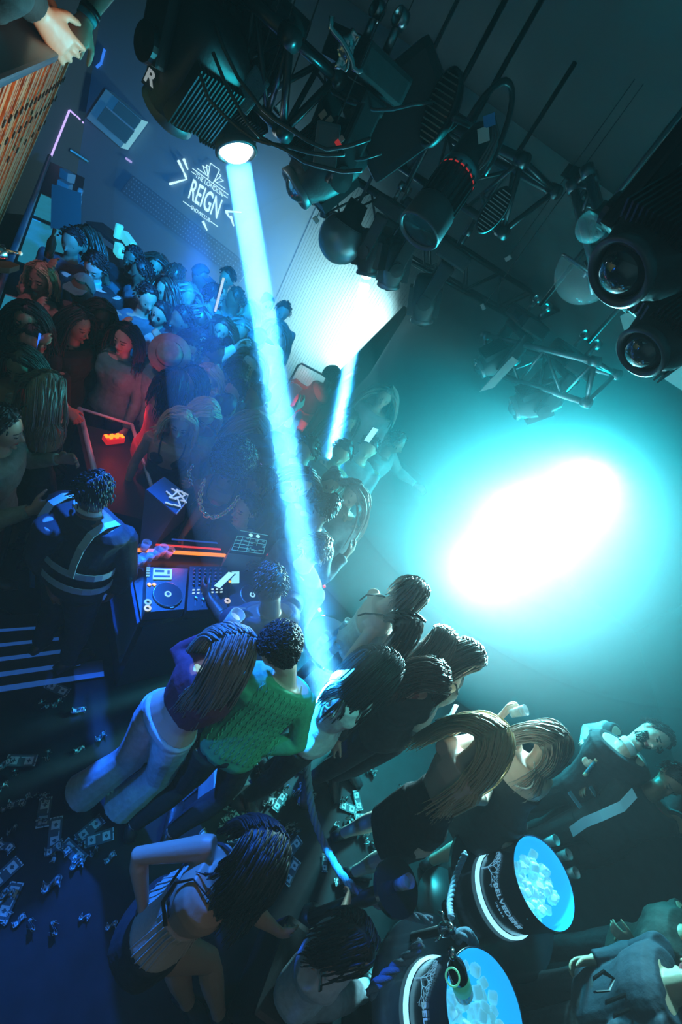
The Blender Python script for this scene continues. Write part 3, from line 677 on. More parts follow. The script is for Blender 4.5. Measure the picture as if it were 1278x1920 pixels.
moving_head('dark moving light seen against the glaring wall edge, right of the thinner beam', dist(790, 600, 4.7), (.5, .1, -1), s=1.05, hang=True)
moving_head('unlit ribbed moving light between the blue lamp and the ladder truss', dist(557, 352, 2.75), (-.35, -.45, -.95), s=.98)
moving_head('big unlit black moving light in deep shadow, upper left of the rig', dist(318, 205, 2.7), (-.5, .15, -1), s=1.1)
moving_head('black moving light half hidden in shadow behind the brightest lamp', dist(395, 205, 3.1), (-.1, .5, -1), s=1.15)
moving_head('near black moving light with ribbed head at the right edge, upper of two', dist(1165, 508, 1.72), (-.35, -.62, -.70), s=1.02)
moving_head('near black moving light with ribbed head at the right edge, lower of two', dist(1205, 658, 2.05), (-.32, -.60, -.72), s=.95)
moving_head('faint unlit moving light under the ladder truss beside the frosted dome', dist(900, 690, 4.3), (-.5, -.3, -.9), s=.9, hang=True)
moving_head('smoke-veiled moving light with white edge panels, right of the faint one', dist(965, 765, 4.2), (-.55, -.25, -.8), s=1.0, hang=True)
# little plate with a letter R
p = dist(281, 146, 2.55); sg = MB().box((0, 0, 0), (.040, .065, .003)); o = sg.build('letter_plate', mat('plate_black', (.03, .03, .03), .5)); o.matrix_world = cam_frame(p, up=(.35, -.1, 1)); tag(o, 'tiny white letter R on a dark plate, top left of the rig', 'sign')
textmesh('lettering', 'R', .062, mat('white_print', (.8, .8, .8), .5, emit=(.4, .45, .45), es=.5), Matrix.Translation((0, 0, .004)), o, bold=.002)
# big profile spotlight: long ribbed barrel on a side arm
def profile_spot():
    a, b = dist(905, 262, 2.65), dist(783, 437, 2.35); d = (b-a).normalized(); root = empty('profile_spotlight', a); tag(root, 'long ribbed black profile spotlight barrel pointing down left, centre of the rig', 'spotlight')
    inv = Matrix.Translation(-a)
    def add(o): o.parent = root; o.matrix_parent_inverse = inv; return o
    M_ = frame(a, d); L = (b-a).length
    add(MB().lathe([(.001, -.02), (.07, -.01), (.082, .05), (.085, L*.35), (.078, L*.38)], n=28, M=M_).build('rear_housing', M_blkp, smooth=True))
    mb = MB()
    for i in range(20):
        t = 2*PI*i/20; mb.box(M_ @ Vector((math.cos(t)*.082, math.sin(t)*.082, L*.56)), (.022, .010, L*.32), (M_.to_3x3() @ Matrix.Rotation(t, 3, 'Z')))
    mb.lathe([(.078, L*.38), (.080, L*.40), (.076, L*.74)], n=28, M=M_); add(mb.build('cooling_ribs', M_fin))
    add(MB().lathe([(.088, L*.34), (.093, L*.36), (.093, L*.40), (.088, L*.42)], n=32, M=M_).build('collar', M_alu, smooth=True))
    add(MB().lathe([(.091, L*.42), (.0915, L*.435)], n=32, M=M_).build('red_ring', mat('red_line', (.6, .03, .03), .4, emit=(.6, .03, .03), es=.6), smooth=True))
    add(MB().lathe([(.088, L*.72), (.098, L*.75), (.102, L*.98), (.096, L*1.0), (.088, L*.97)], n=32, M=M_).build('lens_tube', M_grey, smooth=True))
    add(MB().lathe([(.001, L*.955), (.05, L*.96), (.088, L*.965)], n=32, M=M_).build('lens', M_lens, smooth=True))
    # hoop yoke and cables
    x = M_.to_3x3() @ Vector((1, 0, 0)); hp = [a+d*.05+x*(.12*math.cos(t))+U_*(.22*math.sin(t)) for t in [PI*i/14 for i in range(15)]]
    add(MB().tube(hp, .014, 6).build('yoke_hoop', M_blk, smooth=True))
    mb = MB()
    for k in range(3):
        pp = [dist(925, 215, 2.55), dist(935-k*6, 255+k*4, 2.5), dist(915-k*9, 300+k*3, 2.5), dist(880-k*4, 335+k*3, 2.52), dist(845+k*6, 352+k*5, 2.6)]
        pts = []
        for i in range(len(pp)-1):
            for t in (0, .33, .66): pts.append(lerp(pp[i], pp[i+1], t))
        mb.tube(pts+[pp[-1]], .006, 6)
    add(mb.build('cable', mat('cable_sheath', (.10, .11, .12), .25), smooth=True))
    add(MB().box(dist(906, 253, 2.5), (.045, .05, .008), frame(Vector((0, 0, 0)), -ray(906, 253)).to_3x3()).build('white_label', M_white))
    add(MB().box(dist(917, 226, 2.5), (.045, .04, .008), frame(Vector((0, 0, 0)), -ray(917, 226)).to_3x3()).build('blue_tape', mat('blue_tape', (.03, .25, .6), .5)))
profile_spot()
def strobe(label, p, n, s=1):
    root = empty('strobe_lamp', p); tag(root, label, 'lamp'); inv = Matrix.Translation(-p); M_ = frame(p, n, (0, 0, 1))
    def add(o): o.parent = root; o.matrix_parent_inverse = inv; return o
    v = []
    mb = MB(); R3 = M_.to_3x3(); S_ = Matrix.Diagonal((1.5*s, .75*s, s)); MM = M_ @ Matrix.Diagonal((1.5*s, .75*s, s, 1))
    add(MB().lathe([(.001, -.07), (.07, -.06), (.09, -.02), (.092, .01), (.085, .015)], n=28, M=MM).build('housing', M_blkp, smooth=True))
    mb = MB()
    for i in range(12): mb.box(M_ @ Vector(((i-5.5)*.02*s, 0, .012*s)), (.005*s, .115*s*math.sqrt(max(.05, 1-((i-5.5)/6.5)**2)), .012*s), R3)
    add(mb.build('grille', M_alu))
    mb = MB()
    for sg in (-1, 1): mb.tube([M_ @ Vector((0, sg*.075*s, 0)), M_ @ Vector((.0, sg*.075*s, -.22*s))], .012*s, 6)
    mb.tube([M_ @ Vector((0, -.075*s, -.22*s)), M_ @ Vector((0, .075*s, -.22*s))], .012*s, 6); add(mb.build('bracket', M_grey, smooth=True))
strobe('dark oval strobe lamp with chevron grille above the profile spotlight', dist(825, 205, 2.6), (-.35, -1, -.2), 1.0)
strobe('small oval strobe lamp with bright grille, right of the profile spotlight barrel', dist(925, 395, 2.6), (.3, -1, -.15), .75)
# domes / globes
def dome(label, p, r, name='dome_lamp', glass=False):
    root = empty(name, p); tag(root, label, 'lamp'); inv = Matrix.Translation(-p)
    def add(o): o.parent = root; o.matrix_parent_inverse = inv; return o
    add(MB().lathe([(.001, -r)]+[(r*math.sin(t), -r*math.cos(t)) for t in [PI*i/18 for i in range(1, 14)]], p, 28).build('globe', M_glass if glass else mat('satin_dome', (.25, .3, .32), .25, .4), smooth=True))
    add(MB().lathe([(r*.8, r*.6), (r*.45, r*.9), (r*.4, r*1.5), (.001, r*1.5)], p, 24).build('cap', M_blk, smooth=True))
    add(MB().tube([p+U_*r*1.4, Vector((p.x, p.y, ZC))], .012, 8).build('stem', M_grey, smooth=True))
dome('frosted dark dome lamp hanging above the bright wall, left of the ladder truss', dist(640, 448, 3.9), .17)
dome('clear glass globe lamp on the slim bar, left of the upper right moving light', dist(1108, 425, 3.0), .075, 'globe_lamp', True)
# glass bowl lamp on the right
p = dist(1088, 525, 3.6); root = empty('bowl_lamp', p); tag(root, 'clear half-bowl lamp with silver tube, under the globe lamp', 'lamp')
for nm, mb, m in (('bowl', MB().lathe([(.19*math.sin(t), -.19*math.cos(t)) for t in [PI*i/20 for i in range(11)]], (0, 0, .05), 28), M_glass), ('rim', MB().lathe([(.185, .05), (.195, .045), (.195, .06), (.185, .06)], n=28), M_alu), ('tube', MB().tube([(-.05, 0, .1), (.12, -.02, -.02)], .02, 10), M_chrome), ('arm', MB().tube([(0, 0, .02), (-.02, .02, .3), (-.02, .02, ZC-p.z)], .010, 6), M_alu)):
    mb.build(nm, m, root, smooth=True)
# mirror-edged panel fixture with white edges, in smoke
for (q, lb) in (([(898, 735), (925, 727), (972, 677), (960, 668)], 'pale rectangular lamp housing with a printed strip, left of the smoke-veiled light'), ):
    P = [dist(x, y, 3.9) for x, y in q]; n_ = (P[1]-P[0]).cross(P[3]-P[0]).normalized(); o = mesh('lamp_housing', P+[a-n_*.12 for a in P], [(0, 1, 2, 3), (7, 6, 5, 4), (0, 4, 5, 1), (1, 5, 6, 2), (2, 6, 7, 3), (3, 7, 4, 0)], M_white); tag(o, lb, 'lamp')
# shiny clamps, cables and foil on the rig
random.seed(5)
for i in range(5):
    a = dist(random.uniform(330, 560), random.uniform(20, 150), random.uniform(2.4, 3)); pts = [a]
    for k in range(10): pts.append(pts[-1]+Vector((.07, random.uniform(-.03, .03), -.05+.011*k+random.uniform(-.015, .015))))
    o = MB().tube(pts, .007, 6).build('power_cable', mat('cable', (.05, .055, .06), .3), smooth=True); tag(o, 'thin black cable looping between the dark lamps at the top left of the rig', 'cable', 'cables looping across the top left of the rig')
pts = [dist(*q) for q in ((622, 30, 2.3), (620, 52, 2.3), (626, 60, 2.3), (640, 75, 2.3), (652, 95, 2.3), (660, 112, 2.3), (663, 128, 2.3), (672, 134, 2.3), (680, 130, 2.3))]
o = MB().tube(pts, .010, 6, flat=.4).build('silver_tape', M_chrome, smooth=True); tag(o, 'crumpled strip of silver tape hanging inside the open truss end', 'tape')
o = remesh(MB().box(dist(652, 98, 2.32), (.05, .02, .12)).box(dist(645, 85, 2.32), (.04, .02, .05)), 'foil_scrap', .008, M_chrome, it=1, disp=.006, dscale=20); tag(o, 'bright scrap of foil in the middle of the open truss end', 'foil')
def bx_at(name, px, py, d, size, m, label, cat, tw=(.5, 0, 1)):
    o = MB().box((0, 0, 0), size, bev=min(size)*.15).build(name, m); o.matrix_world = cam_frame(dist(px, py, d), up=tw)
    if name in ('clamp', 'side_lamp', 'dimmer_box'):
        q = dist(px, py, d); w_ = MB().tube([q, Vector((q.x, q.y, ZC))], .003, 5).build('hanging_wire', M_blk, o); w_.matrix_parent_inverse = o.matrix_world.inverted()
    return tag(o, label, cat)
for i, (x, y) in enumerate(((605, 215), (617, 226), (627, 250), (638, 262))): bx_at('clamp_jaw', x, y, 2.5, (.022, .032, .02), mat('peach_rubber', (.55, .3, .24), .5), ['uppermost pink clamp grip beside the ribbed light', 'second pink clamp grip down beside the ribbed light', 'third pink clamp grip down beside the ribbed light', 'lowest pink clamp grip, touching the red tag'][i], 'clamp')
bx_at('red_tag', 634, 270, 2.45, (.03, .02, .01), mat('red_tag', (.6, .05, .05), .5, emit=(.5, .02, .02), es=.5), 'small red tag on the clamp below the truss end', 'tag')
bx_at('dimmer_box', 612, 275, 2.5, (.10, .16, .08), M_grey, 'grey ribbed box clamped under the truss end', 'box', (-.4, 0, 1))
bx_at('dimmer_box', 750, 215, 2.9, (.35, .45, .25), M_blk, 'large black box hanging under the overhead truss', 'box', (.6, 0, 1))
bx_at('clamp', 527, 198, 2.6, (.03, .045, .03), M_chrome, 'small bright chrome clamp left of the truss end', 'clamp')
bx_at('clamp', 489, 192, 2.6, (.02, .04, .03), M_alu, 'thin bright clamp right above the brightest lamp', 'clamp')
bx_at('clamp', 592, 412, 3.4, (.04, .03, .03), M_chrome, 'lone bright clamp above the frosted dome', 'clamp')
bx_at('side_lamp', 470, 170, 2.6, (.08, .15, .07), mat('teal_mesh', (.06, .14, .15), .4, bump=.5, scale=200), 'small mesh-fronted box at the top right of the brightest lamp', 'lamp', (.4, 0, 1))
bx_at('clamp', 952, 484, 4.2, (.035, .05, .03), M_chrome, 'tiny bright clamp hanging alone under the ladder truss', 'clamp')
bx_at('clamp', 905, 575, 4.2, (.05, .03, .03), M_chrome, 'bright bent clamp below the lone hanging clamp', 'clamp')
# ---------------------------------------------------------------- the people near the camera
J = at
def hold(mb_parts, name, pos, dirv, label, cat, group=None):
    o = empty(name, M=frame(pos, dirv)); tag(o, label, cat, group)
    for nm, mb, m in mb_parts: mb.build(nm, m, o, smooth=True)
    return o
def glass_parts(h=.10, r=.036, liquid=(.55, .35, .3)):
    return [('glass_wall', MB().lathe([(.001, 0), (r*.8, 0), (r, h), (r*.94, h), (r*.75, .008), (.001, .008)], n=24), M_glass),
            ('drink', MB().lathe([(.001, .01), (r*.76, .01), (r*.88, h*.65), (.001, h*.65)], n=20), mat('drink', liquid, .1, alpha=.8))]
def phone_parts(scr=(.3, .8, 1), s=1.2):
    return [('case', MB().box((0, 0, 0), (.072, .008, .148), bev=.003), M_blk), ('screen', MB().box((0, -.005, 0), (.066, .002, .140)), glow('phone_screen', scr, s))]
def chain(path, rl, tr, m, name, parent=None, n=None, every=.03):
    P = [Vector(p) for p in path]; d = [0]
    for i in range(len(P)-1): d.append(d[-1]+(P[i+1]-P[i]).length)
    def ev(t):
        for i in range(len(P)-1):
            if t <= d[i+1]: return lerp(P[i], P[i+1], (t-d[i])/max(1e-6, d[i+1]-d[i])), (P[i+1]-P[i]).normalized()
        return P[-1], (P[-1]-P[-2]).normalized()
    mb = MB(); k = int(d[-1]/every)
    for i in range(k):
        p, t = ev((i+.5)*every); a = t.orthogonal().normalized(); b = t.cross(a); a, b = (a, b) if i % 2 else (b, a)
        mb.tube([p+t*(rl*math.cos(q)*1.0)+a*(rl*.62*math.sin(q)) for q in [2*PI*j/10 for j in range(11)]], tr, 5, cap=False)
    o = mb.build(name, m, parent, smooth=True); return o
# --- woman in pale jeans, burgundy top, ash hair, raised glass
w1 = person('woman with long ash hair, burgundy crop top and pale wide jeans, raising a tumbler', J(432, 1222, 1.58), face=25, hip=J(318, 1352, .96), look=(.75, .45, -.45), hup=(.0, .25, 1), neck=J(398, 1272, 1.42),
            detail=True, hair='long', hcol='ash', hlen=.46, top=(.13, .02, .055), bottom=(.42, .52, .62), wide=True, midriff=True, sleeves='long', sh=(J(362, 1252, 1.36), J(452, 1292, 1.33)),
            arms=((J(332, 1222, 1.24), J(396, 1192, 1.46)), (J(455, 1352, 1.12), J(447, 1410, .98))), skin='pale', curl=(.75, .6), hn=420, hseed=3, legs=((J(245, 1420, .5), J(150, 1487, .10)), (J(300, 1450, .5), J(225, 1510, .10))))
sl = w1['A'][0]; wd = (sl[2]-sl[1]).normalized()
hold(glass_parts(.12, .040), 'tumbler', J(424, 1176, 1.50), (.1, .15, 1), 'clear tumbler of pale drink raised above the ash blonde woman, its rim catching light', 'glass')
chain([w1['S'][1]+Vector((0, .02, .05)), J(430, 1300, 1.32), J(410, 1345, 1.15), J(400, 1390, 1.0)], .013, .003, M_chrome, 'bag_chain', None)
bpy.data.objects['bag_chain'].parent = w1['root']
# --- man with curly hair and green knitted sweater
w2 = person('man with dark curly hair and bright green knitted sweater leaning over, seen from behind', J(522, 1210, 1.66), face=-25, hip=J(428, 1402, .97), look=(-.35, .8, -.55), hup=(-.1, .5, .9), neck=J(543, 1270, 1.47),
            detail=True, male=True, hair='curly', hcol='black', top=(.05, .34, .19), bottom=(.012, .016, .02), skin='pale', sh=(J(470, 1285, 1.40), J(568, 1308, 1.38)),
            arms=((J(440, 1340, 1.16), J(425, 1385, .95)), (J(558, 1392, 1.14), J(468, 1404, 1.02))), curl=(.6, .5), hseed=5, legs=((J(345, 1470, .5), J(250, 1545, .10)), (J(420, 1490, .5), J(320, 1560, .10))))
mb = MB(); swt = [c for c in w2['root'].children if c.name.startswith('top')][0]   # knitted cable ribs lying on the sweater
for k_ in range(-5, 6):
    for ph in (0, PI):
        pts = []
        for i in range(44):
            t = .06+.86*i/43; q = w2['pel']+w2['sd']*(t*w2['sl'])+w2['Lat']*(k_*.034+.007*math.sin(i*.9+ph))-w2['Dep']*.4; ok, hit, nn, ix = swt.ray_cast(q, w2['Dep'])
            if ok: pts.append(hit+nn*.001)
            elif len(pts) > 2: break
        if len(pts) > 2: mb.tube(pts, .0042, 5)
mb.build('knit_cables', cloth((.05, .34, .19)), w2['root'], smooth=True)
o = MB().tube([w2['nb']+Vector((.07, -.02, .03)), w2['nb']+Vector((.10, -.03, -.03)), J(572, 1330, 1.36)], .004, 6).build('neck_cord', M_white, w2['root'], smooth=True)
# --- dark-haired woman in a backless halter, bottom left
w3 = person('dark-haired woman in pale ribbed backless halter bending forward, hand on hip', J(478, 1605, 1.44), face=105, hip=J(318, 1722, .96), look=(.8, -.35, -.8), hup=(.75, .5, .35), neck=J(415, 1640, 1.36),
            detail=True, hair='long', hcol='black', hlen=.34, top=None, bottom=None, skin='tan', sh=(J(398, 1588, 1.34), J(432, 1672, 1.30)), bust=False, arms=((J(258, 1604, 1.16), J(270, 1708, 1.02)), (J(478, 1712, 1.06), J(520, 1745, .85))),
            curl=(.55, .5), hseed=8, legs=((J(325, 1800, .5), J(352, 1880, .10)), (J(390, 1800, .5), J(410, 1900, .10))), palm=(Vector((-.6, .1, .8)), None), hn=420)
def band(pts, r, nm, m, par, flat=.35): return MB().tube(pts, r, 8, flat=flat).build(nm, m, par, smooth=True)
A_, B_ = w3['pel'], w3['nb']; la, de = w3['Lat'], w3['Dep']; sd_ = w3['sd']; sl_ = w3['sl']
mb = MB(); T3 = lambda t, wd, dp: (A_+sd_*(t*sl_), la, de, wd, dp)
loft(mb, [T3(-.02, .185, .125), T3(.08, .188, .130), T3(.22, .158, .112), T3(.36, .138, .102), T3(.50, .142, .108)], 28)
remesh(mb, 'halter_body', .008, mat('ribbed_knit', (.42, .34, .27), .8, bump=.3, scale=80), w3['root'], it=1)
mb = MB()
for i in range(34):
    t = PI*2*i/34; pts = []
    for (u, wd, dp) in ((-.02, .188, .128), (.08, .191, .133), (.22, .161, .115), (.36, .141, .105), (.49, .144, .110)): pts.append(A_+sd_*(u*sl_)+la*(wd*math.cos(t))+de*(dp*math.sin(t)))
    mb.tube(pts, .0035, 4)
mb.build('ribs', mat('ribbed_knit_edge', (.45, .37, .3), .8), w3['root'], smooth=True)
mb = MB(); loft(mb, [T3(-.34, .20, .15), T3(-.15, .198, .15), T3(.0, .195, .137), T3(.05, .192, .134)], 24)
remesh(mb, 'skirt', .010, cloth((.012, .012, .015)), w3['root'], it=1, disp=.003)
for sg in (-1, 1):
    band([A_+sd_*(.50*sl_)+la*(sg*.14)-de*.02, A_+sd_*(.62*sl_)+la*(sg*.130)-de*.088, A_+sd_*(.80*sl_)+la*(sg*.10)-de*.104, A_+sd_*(.97*sl_)+la*(sg*.085)-de*.07, A_+sd_*(1.01*sl_)+la*(sg*.09)+de*.02], .008, 'strap', cloth((.012, .012, .015)), w3['root'])
band([A_+sd_*(.52*sl_)-la*.14-de*.04, A_+sd_*(.56*sl_)-la*.03-de*.118, A_+sd_*(.60*sl_)+la*.08-de*.108, A_+sd_*(.66*sl_)+la*.150-de*.04], .012, 'back_strap', cloth((.012, .012, .015)), w3['root'])
band([w3['A'][0][2]+Vector((.028*math.cos(t), .028*math.sin(t), 0)) for t in [2*PI*i/12 for i in range(13)]], .005, 'bracelet', M_blk, w3['root'], 1)
# --- security guard with reflective straps
w4 = person('security guard in black jacket with pale reflective straps, seen from behind by the stairs', J(176, 925, 1.62), face=8, hip=J(138, 1085, .96), detail=True, male=True, hair='short', hcol='black', skin='brown', top=(.012, .014, .018), bottom=(.01, .012, .016),
            sh=(J(98, 985, 1.40), J(225, 1000, 1.40)), arms=((J(70, 1040, 1.12), J(95, 1090, .95)), (J(235, 1075, 1.12), J(215, 1105, .95))), coat=True, build=1.12, neck=J(168, 955, 1.48), hseed=9)
M_ref = mat('reflective_tape', (.30, .46, .55), .5, spec=.6)
def tape(pts, r, par, nm='reflective_strap', m=None): return MB().tube(pts, r, 8, flat=.25).build(nm, m or M_ref, par, smooth=True)
def back(P, t, x, y): return P['pel']+P['sd']*(t*P['sl'])+P['Lat']*x+P['Dep']*y
def wrap(P, t, rx, ry, r, nm='reflective_strap', tilt=0, a0=0, a1=2*PI, par=None, m=None):
    pts = [back(P, t, rx*math.cos(a), ry*math.sin(a))+P['sd']*(tilt*math.cos(a)) for a in [a0+(a1-a0)*i/28 for i in range(29)]]
    mb = MB(); v = []; f = []
    for i, p in enumerate(pts): v += [p-P['sd']*r, p+P['sd']*r, p+P['sd']*r+(p-back(P, t, 0, 0)).normalized()*.004, p-P['sd']*r+(p-back(P, t, 0, 0)).normalized()*.004]
    for i in range(28):
        for j in range(4): f.append((i*4+j, i*4+(j+1) % 4, i*4+4+(j+1) % 4, i*4+4+j))
    return mesh(nm, v, f, m or M_ref, par or P['root'])
for sg in (-1, 1):
    mb = MB(); v = []; f = []
    pts = [back(w4, .40, sg*.125, -.155), back(w4, .60, sg*.135, -.160), back(w4, .80, sg*.145, -.150), back(w4, .95, sg*.145, -.105), back(w4, 1.0, sg*.145, -.03), back(w4, .96, sg*.14, .07)]
    for p in pts: v += [p-w4['Lat']*.022, p+w4['Lat']*.022, p+w4['Lat']*.022-w4['Dep']*.004+U_*.004, p-w4['Lat']*.022-w4['Dep']*.004+U_*.004]
    for i in range(len(pts)-1):
        for j in range(4): f.append((i*4+j, i*4+(j+1) % 4, i*4+4+(j+1) % 4, i*4+4+j))
    mesh('reflective_strap', v, f, M_ref, w4['root'])
wrap(w4, .40, .225, .165, .022); wrap(w4, .20, .225, .170, .022)
# shirt collar band catching light
tape([w4['nb']+Vector((.075*math.cos(a), .065*math.sin(a)-.005, .035)) for a in [PI*(1.05+.95*i/10) for i in range(11)]], .013, w4['root'], 'collar', mat('collar_cloth', (.5, .58, .62), .6))
# --- DJ
w5 = person('DJ in dark clothes with white earphone bent over the decks beside the blue beam', J(506, 1098, 1.56), face=-40, hip=J(480, 1240, .96), look=(-.6, .5, -.6), neck=J(508, 1142, 1.42), detail=True, male=True, hair='short', hcol='black', skin='dark', top=(.012, .02, .03), bottom=(.01, .012, .016),
            sleeves='short', sh=(J(455, 1165, 1.36), J(545, 1140, 1.36)), arms=((J(420, 1160, 1.10), J(392, 1120, 1.06)), (J(545, 1110, 1.12), J(500, 1075, 1.10))), hseed=11)
MB().tube([w5['hc']+w5['B'] @ Vector((.082, -.01, -.01)), w5['hc']+w5['B'] @ Vector((.085, .02, -.03)), w5['nb']+Vector((.06, .05, -.06))], .004, 6).build('earphone', M_white, w5['root'], smooth=True)
# --- afro woman with gold chain leaning over the booth
w6 = person('woman with a huge round afro and heavy gold chain leaning over the booth', J(432, 872, 1.58), face=160, hip=J(402, 968, 1.02), look=(.35, -.75, -.75), hup=(.25, -.5, .7), neck=J(420, 905, 1.47), detail=True, hair='afro', hcol='black', skin='brown', top=(.012, .018, .022), dress=(.55, .78), sleeves='none', straps=True,
            sh=(J(446, 915, 1.38), J(375, 905, 1.38)), arms=((J(440, 955, 1.18), J(418, 1000, 1.02)), (J(378, 950, 1.18), J(345, 1000, 1.02))), curl=(.25, .5), hseed=12)
M_gold = mat('gold', (.75, .5, .25), .25, 1)
C6 = [w6['nb']+w6['Lat']*(.085*sg)+Vector((0, 0, .03)) for sg in (-1, 1)]
cp = [w6['nb']+w6['Lat']*(.125*math.cos(a))+w6['F']*(.07+.11*math.sin(a))+U_*(.02-.20*math.sin(a)) for a in [PI*i/16 for i in range(17)]]
chain(cp, .022, .0065, M_gold, 'gold_chain', w6['root'], every=.027)
chain([J(362, 872, 1.45), J(354, 884, 1.43), J(356, 900, 1.40), J(364, 912, 1.36)], .018, .004, M_chrome, 'silver_chain', w6['root'], every=.024)
for i_ in (0, 1):
    s0, e_, w_ = w6['A'][i_]; mb = MB(); mb.tube([lerp(s0, e_, .8), e_, lerp(e_, w_, .5), w_, w_+(w_-e_).normalized()*.03], [.048, .045, .044, .034, .033], 12)
    if i_ == 0: mb.build('glove', cloth((.01, .012, .014), .5), w6['root'], smooth=True)
# --- white-dress woman, rim lit
w7 = person('woman in pale ribbed dress with fair hair swept forward, beside the smoke', J(768, 1112, 1.60), face=75, hip=J(655, 1210, .96), look=(.75, -.25, -.7), hup=(.55, .35, .75), neck=J(718, 1135, 1.47), detail=True, hair='long', hcol='ash', hlen=.24, skin='pale', top=(.50, .52, .50), dress=(.40, .74), sleeves='none', straps=True,
            sh=(J(700, 1112, 1.40), J(705, 1172, 1.38)), arms=((J(700, 1150, 1.2), J(742, 1182, 1.12)), (J(650, 1240, 1.14), J(712, 1222, 1.10))), curl=(.8, .8), hseed=13)
# --- white top woman with dark hair
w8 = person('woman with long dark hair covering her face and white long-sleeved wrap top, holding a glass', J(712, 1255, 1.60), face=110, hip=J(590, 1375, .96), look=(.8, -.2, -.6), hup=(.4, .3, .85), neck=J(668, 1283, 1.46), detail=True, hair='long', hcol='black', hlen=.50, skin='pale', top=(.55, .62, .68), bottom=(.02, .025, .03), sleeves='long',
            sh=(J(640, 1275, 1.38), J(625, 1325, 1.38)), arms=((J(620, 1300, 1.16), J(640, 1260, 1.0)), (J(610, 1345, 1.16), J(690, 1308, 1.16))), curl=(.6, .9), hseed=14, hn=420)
hold(glass_parts(.09, .034, (.5, .6, .6)), 'tumbler', J(706, 1306, 1.20), (.2, 0, 1), 'small glass in the hand of the woman in the white wrap top', 'glass')
w9 = person('woman with centre-parted auburn hair looking down, right of the dark-haired woman in white', J(805, 1268, 1.60), face=150, hip=J(720, 1375, .96), look=(.35, -.75, -.8), hup=(.1, .1, 1), detail=True, hair='long', hcol='auburn', hlen=.34, skin='pale', top=(.03, .04, .045), sleeves='long', hseed=15,
            arms=('down', 'down'), curl=(.4, .3))
for q in (((823, 1312), (812, 1330), (800, 1345)), ((855, 1322), (846, 1340), (818, 1352))):
    band([J(*a, 1.32) for a in q], .016, 'lapel', mat('lapel_satin', (.4, .6, .66), .3), w9['root'])
w10 = person('woman with long fair hair in the smoke, right of the centre-parted woman', J(872, 1232, 1.62), face=100, hip=J(780, 1330, .96), look=(.7, -.4, -.5), detail=True, hair='long', hcol='ash', hlen=.40, skin='pale', top=(.12, .14, .15), sleeves='none', straps=True, hseed=16)
w10b = person('woman behind them whose fair hair makes a pale curve between two heads', J(828, 1212, 1.58), face=200, look=(-.6, .2, -.6), hair='long', hcol='ash', hlen=.36, skin='pale', top=(.12, .14, .15), hseed=17, detail=True)
w10c = person('woman with a dark bob behind the pale dress, low in the smoke', J(762, 1182, 1.50), face=60, hair='long', hcol='brown', hlen=.2, skin='pale', top=(.2, .22, .23), hseed=18)
# --- blonde with black backless dress
w11 = person('woman with long golden blonde hair and black backless dress raising a glass, lower right', J(918, 1388, 1.60), face=55, hip=J(790, 1530, .96), look=(.75, .55, -.15), hup=(.1, .2, 1), neck=J(872, 1425, 1.45), detail=True, hair='long', hcol='blonde', hlen=.62, skin='pale', top=(.010, .012, .014), dress=(.55, .52), sleeves='none',
             sh=(J(830, 1402, 1.38), J(878, 1492, 1.36)), arms=((J(905, 1380, 1.18), J(942, 1340, 1.32)), (J(905, 1500, 1.1), J(930, 1440, 1.05))), curl=(.7, .6), hseed=19, hn=300)
hold(glass_parts(.11, .036, (.6, .6, .55)), 'tumbler', J(958, 1338, 1.40), (.3, 0, 1), 'glass with a thin straw held up beside the golden blonde hair', 'glass')
w12 = person('woman with straight fair brown hair and a pearl strap, right of the golden blonde', J(1030, 1392, 1.56), face=30, hip=J(935, 1525, .96), look=(.55, .8, -.2), hup=(.1, 0, 1), neck=J(1000, 1428, 1.42), detail=True, hair='long', hcol='ash', hlen=.40, skin='pale', top=(.015, .02, .022), dress=(.55, .60), sleeves='none', hseed=20,
             sh=(J(965, 1395, 1.36), J(1000, 1475, 1.34)), arms=((J(960, 1430, 1.14), J(968, 1398, 1.34)), (J(985, 1490, 1.12), J(962, 1425, 1.20))), curl=(.5, .5))
pearl = MB()
for i in range(26):
    t = i/25; p = lerp(J(1001, 1430, 1.46), J(965, 1472, 1.30), t)+Vector((.05*math.sin(t*PI), -.05*math.sin(t*PI), .0)); ell(pearl, p, (.0065,)*3, n=4)
pearl.build('pearl_strap', mat('pearl', (.7, .7, .68), .2), w12['root'], smooth=True)
chain([J(948, 1335+0, 1.40), J(955, 1412, 1.30)], .006, .002, M_chrome, 'bracelet', w12['root'], every=.012) if False else None
# --- bearded man in suit looking right
w13 = person('bearded man in dark suit jacket with white collar, face lit, holding a handset', J(1222, 1380, 1.70), face=205, hip=J(1090, 1490, .97), look=(-.05, -.55, .15), hup=(.75, .15, .8), neck=J(1172, 1400, 1.55), detail=True, male=True, hair='short', hcol='black', skin='pale', top=(.02, .025, .03), bottom=(.012, .015, .018), coat=True,
             sh=(J(1170, 1430, 1.46), J(1155, 1375, 1.46)), arms=((J(1120, 1460, 1.2), J(1110, 1425, 1.25)), (J(1105, 1375, 1.24), J(1100, 1410, 1.28))), curl=(.7, .8), hseed=21)
B13, h13 = w13['B'], w13['hc']
mb = MB(); mb.lathe([(.064, -.005), (.068, .03), (.062, .045), (.057, .04)], n=24, M=frame(w13['nb']-w13['sd']*.005, h13-w13['nb'])); mb.build('shirt_collar', mat('white_shirt', (.7, .75, .75), .6), w13['root'], smooth=True)
mb = MB(); rng = random.Random(4)
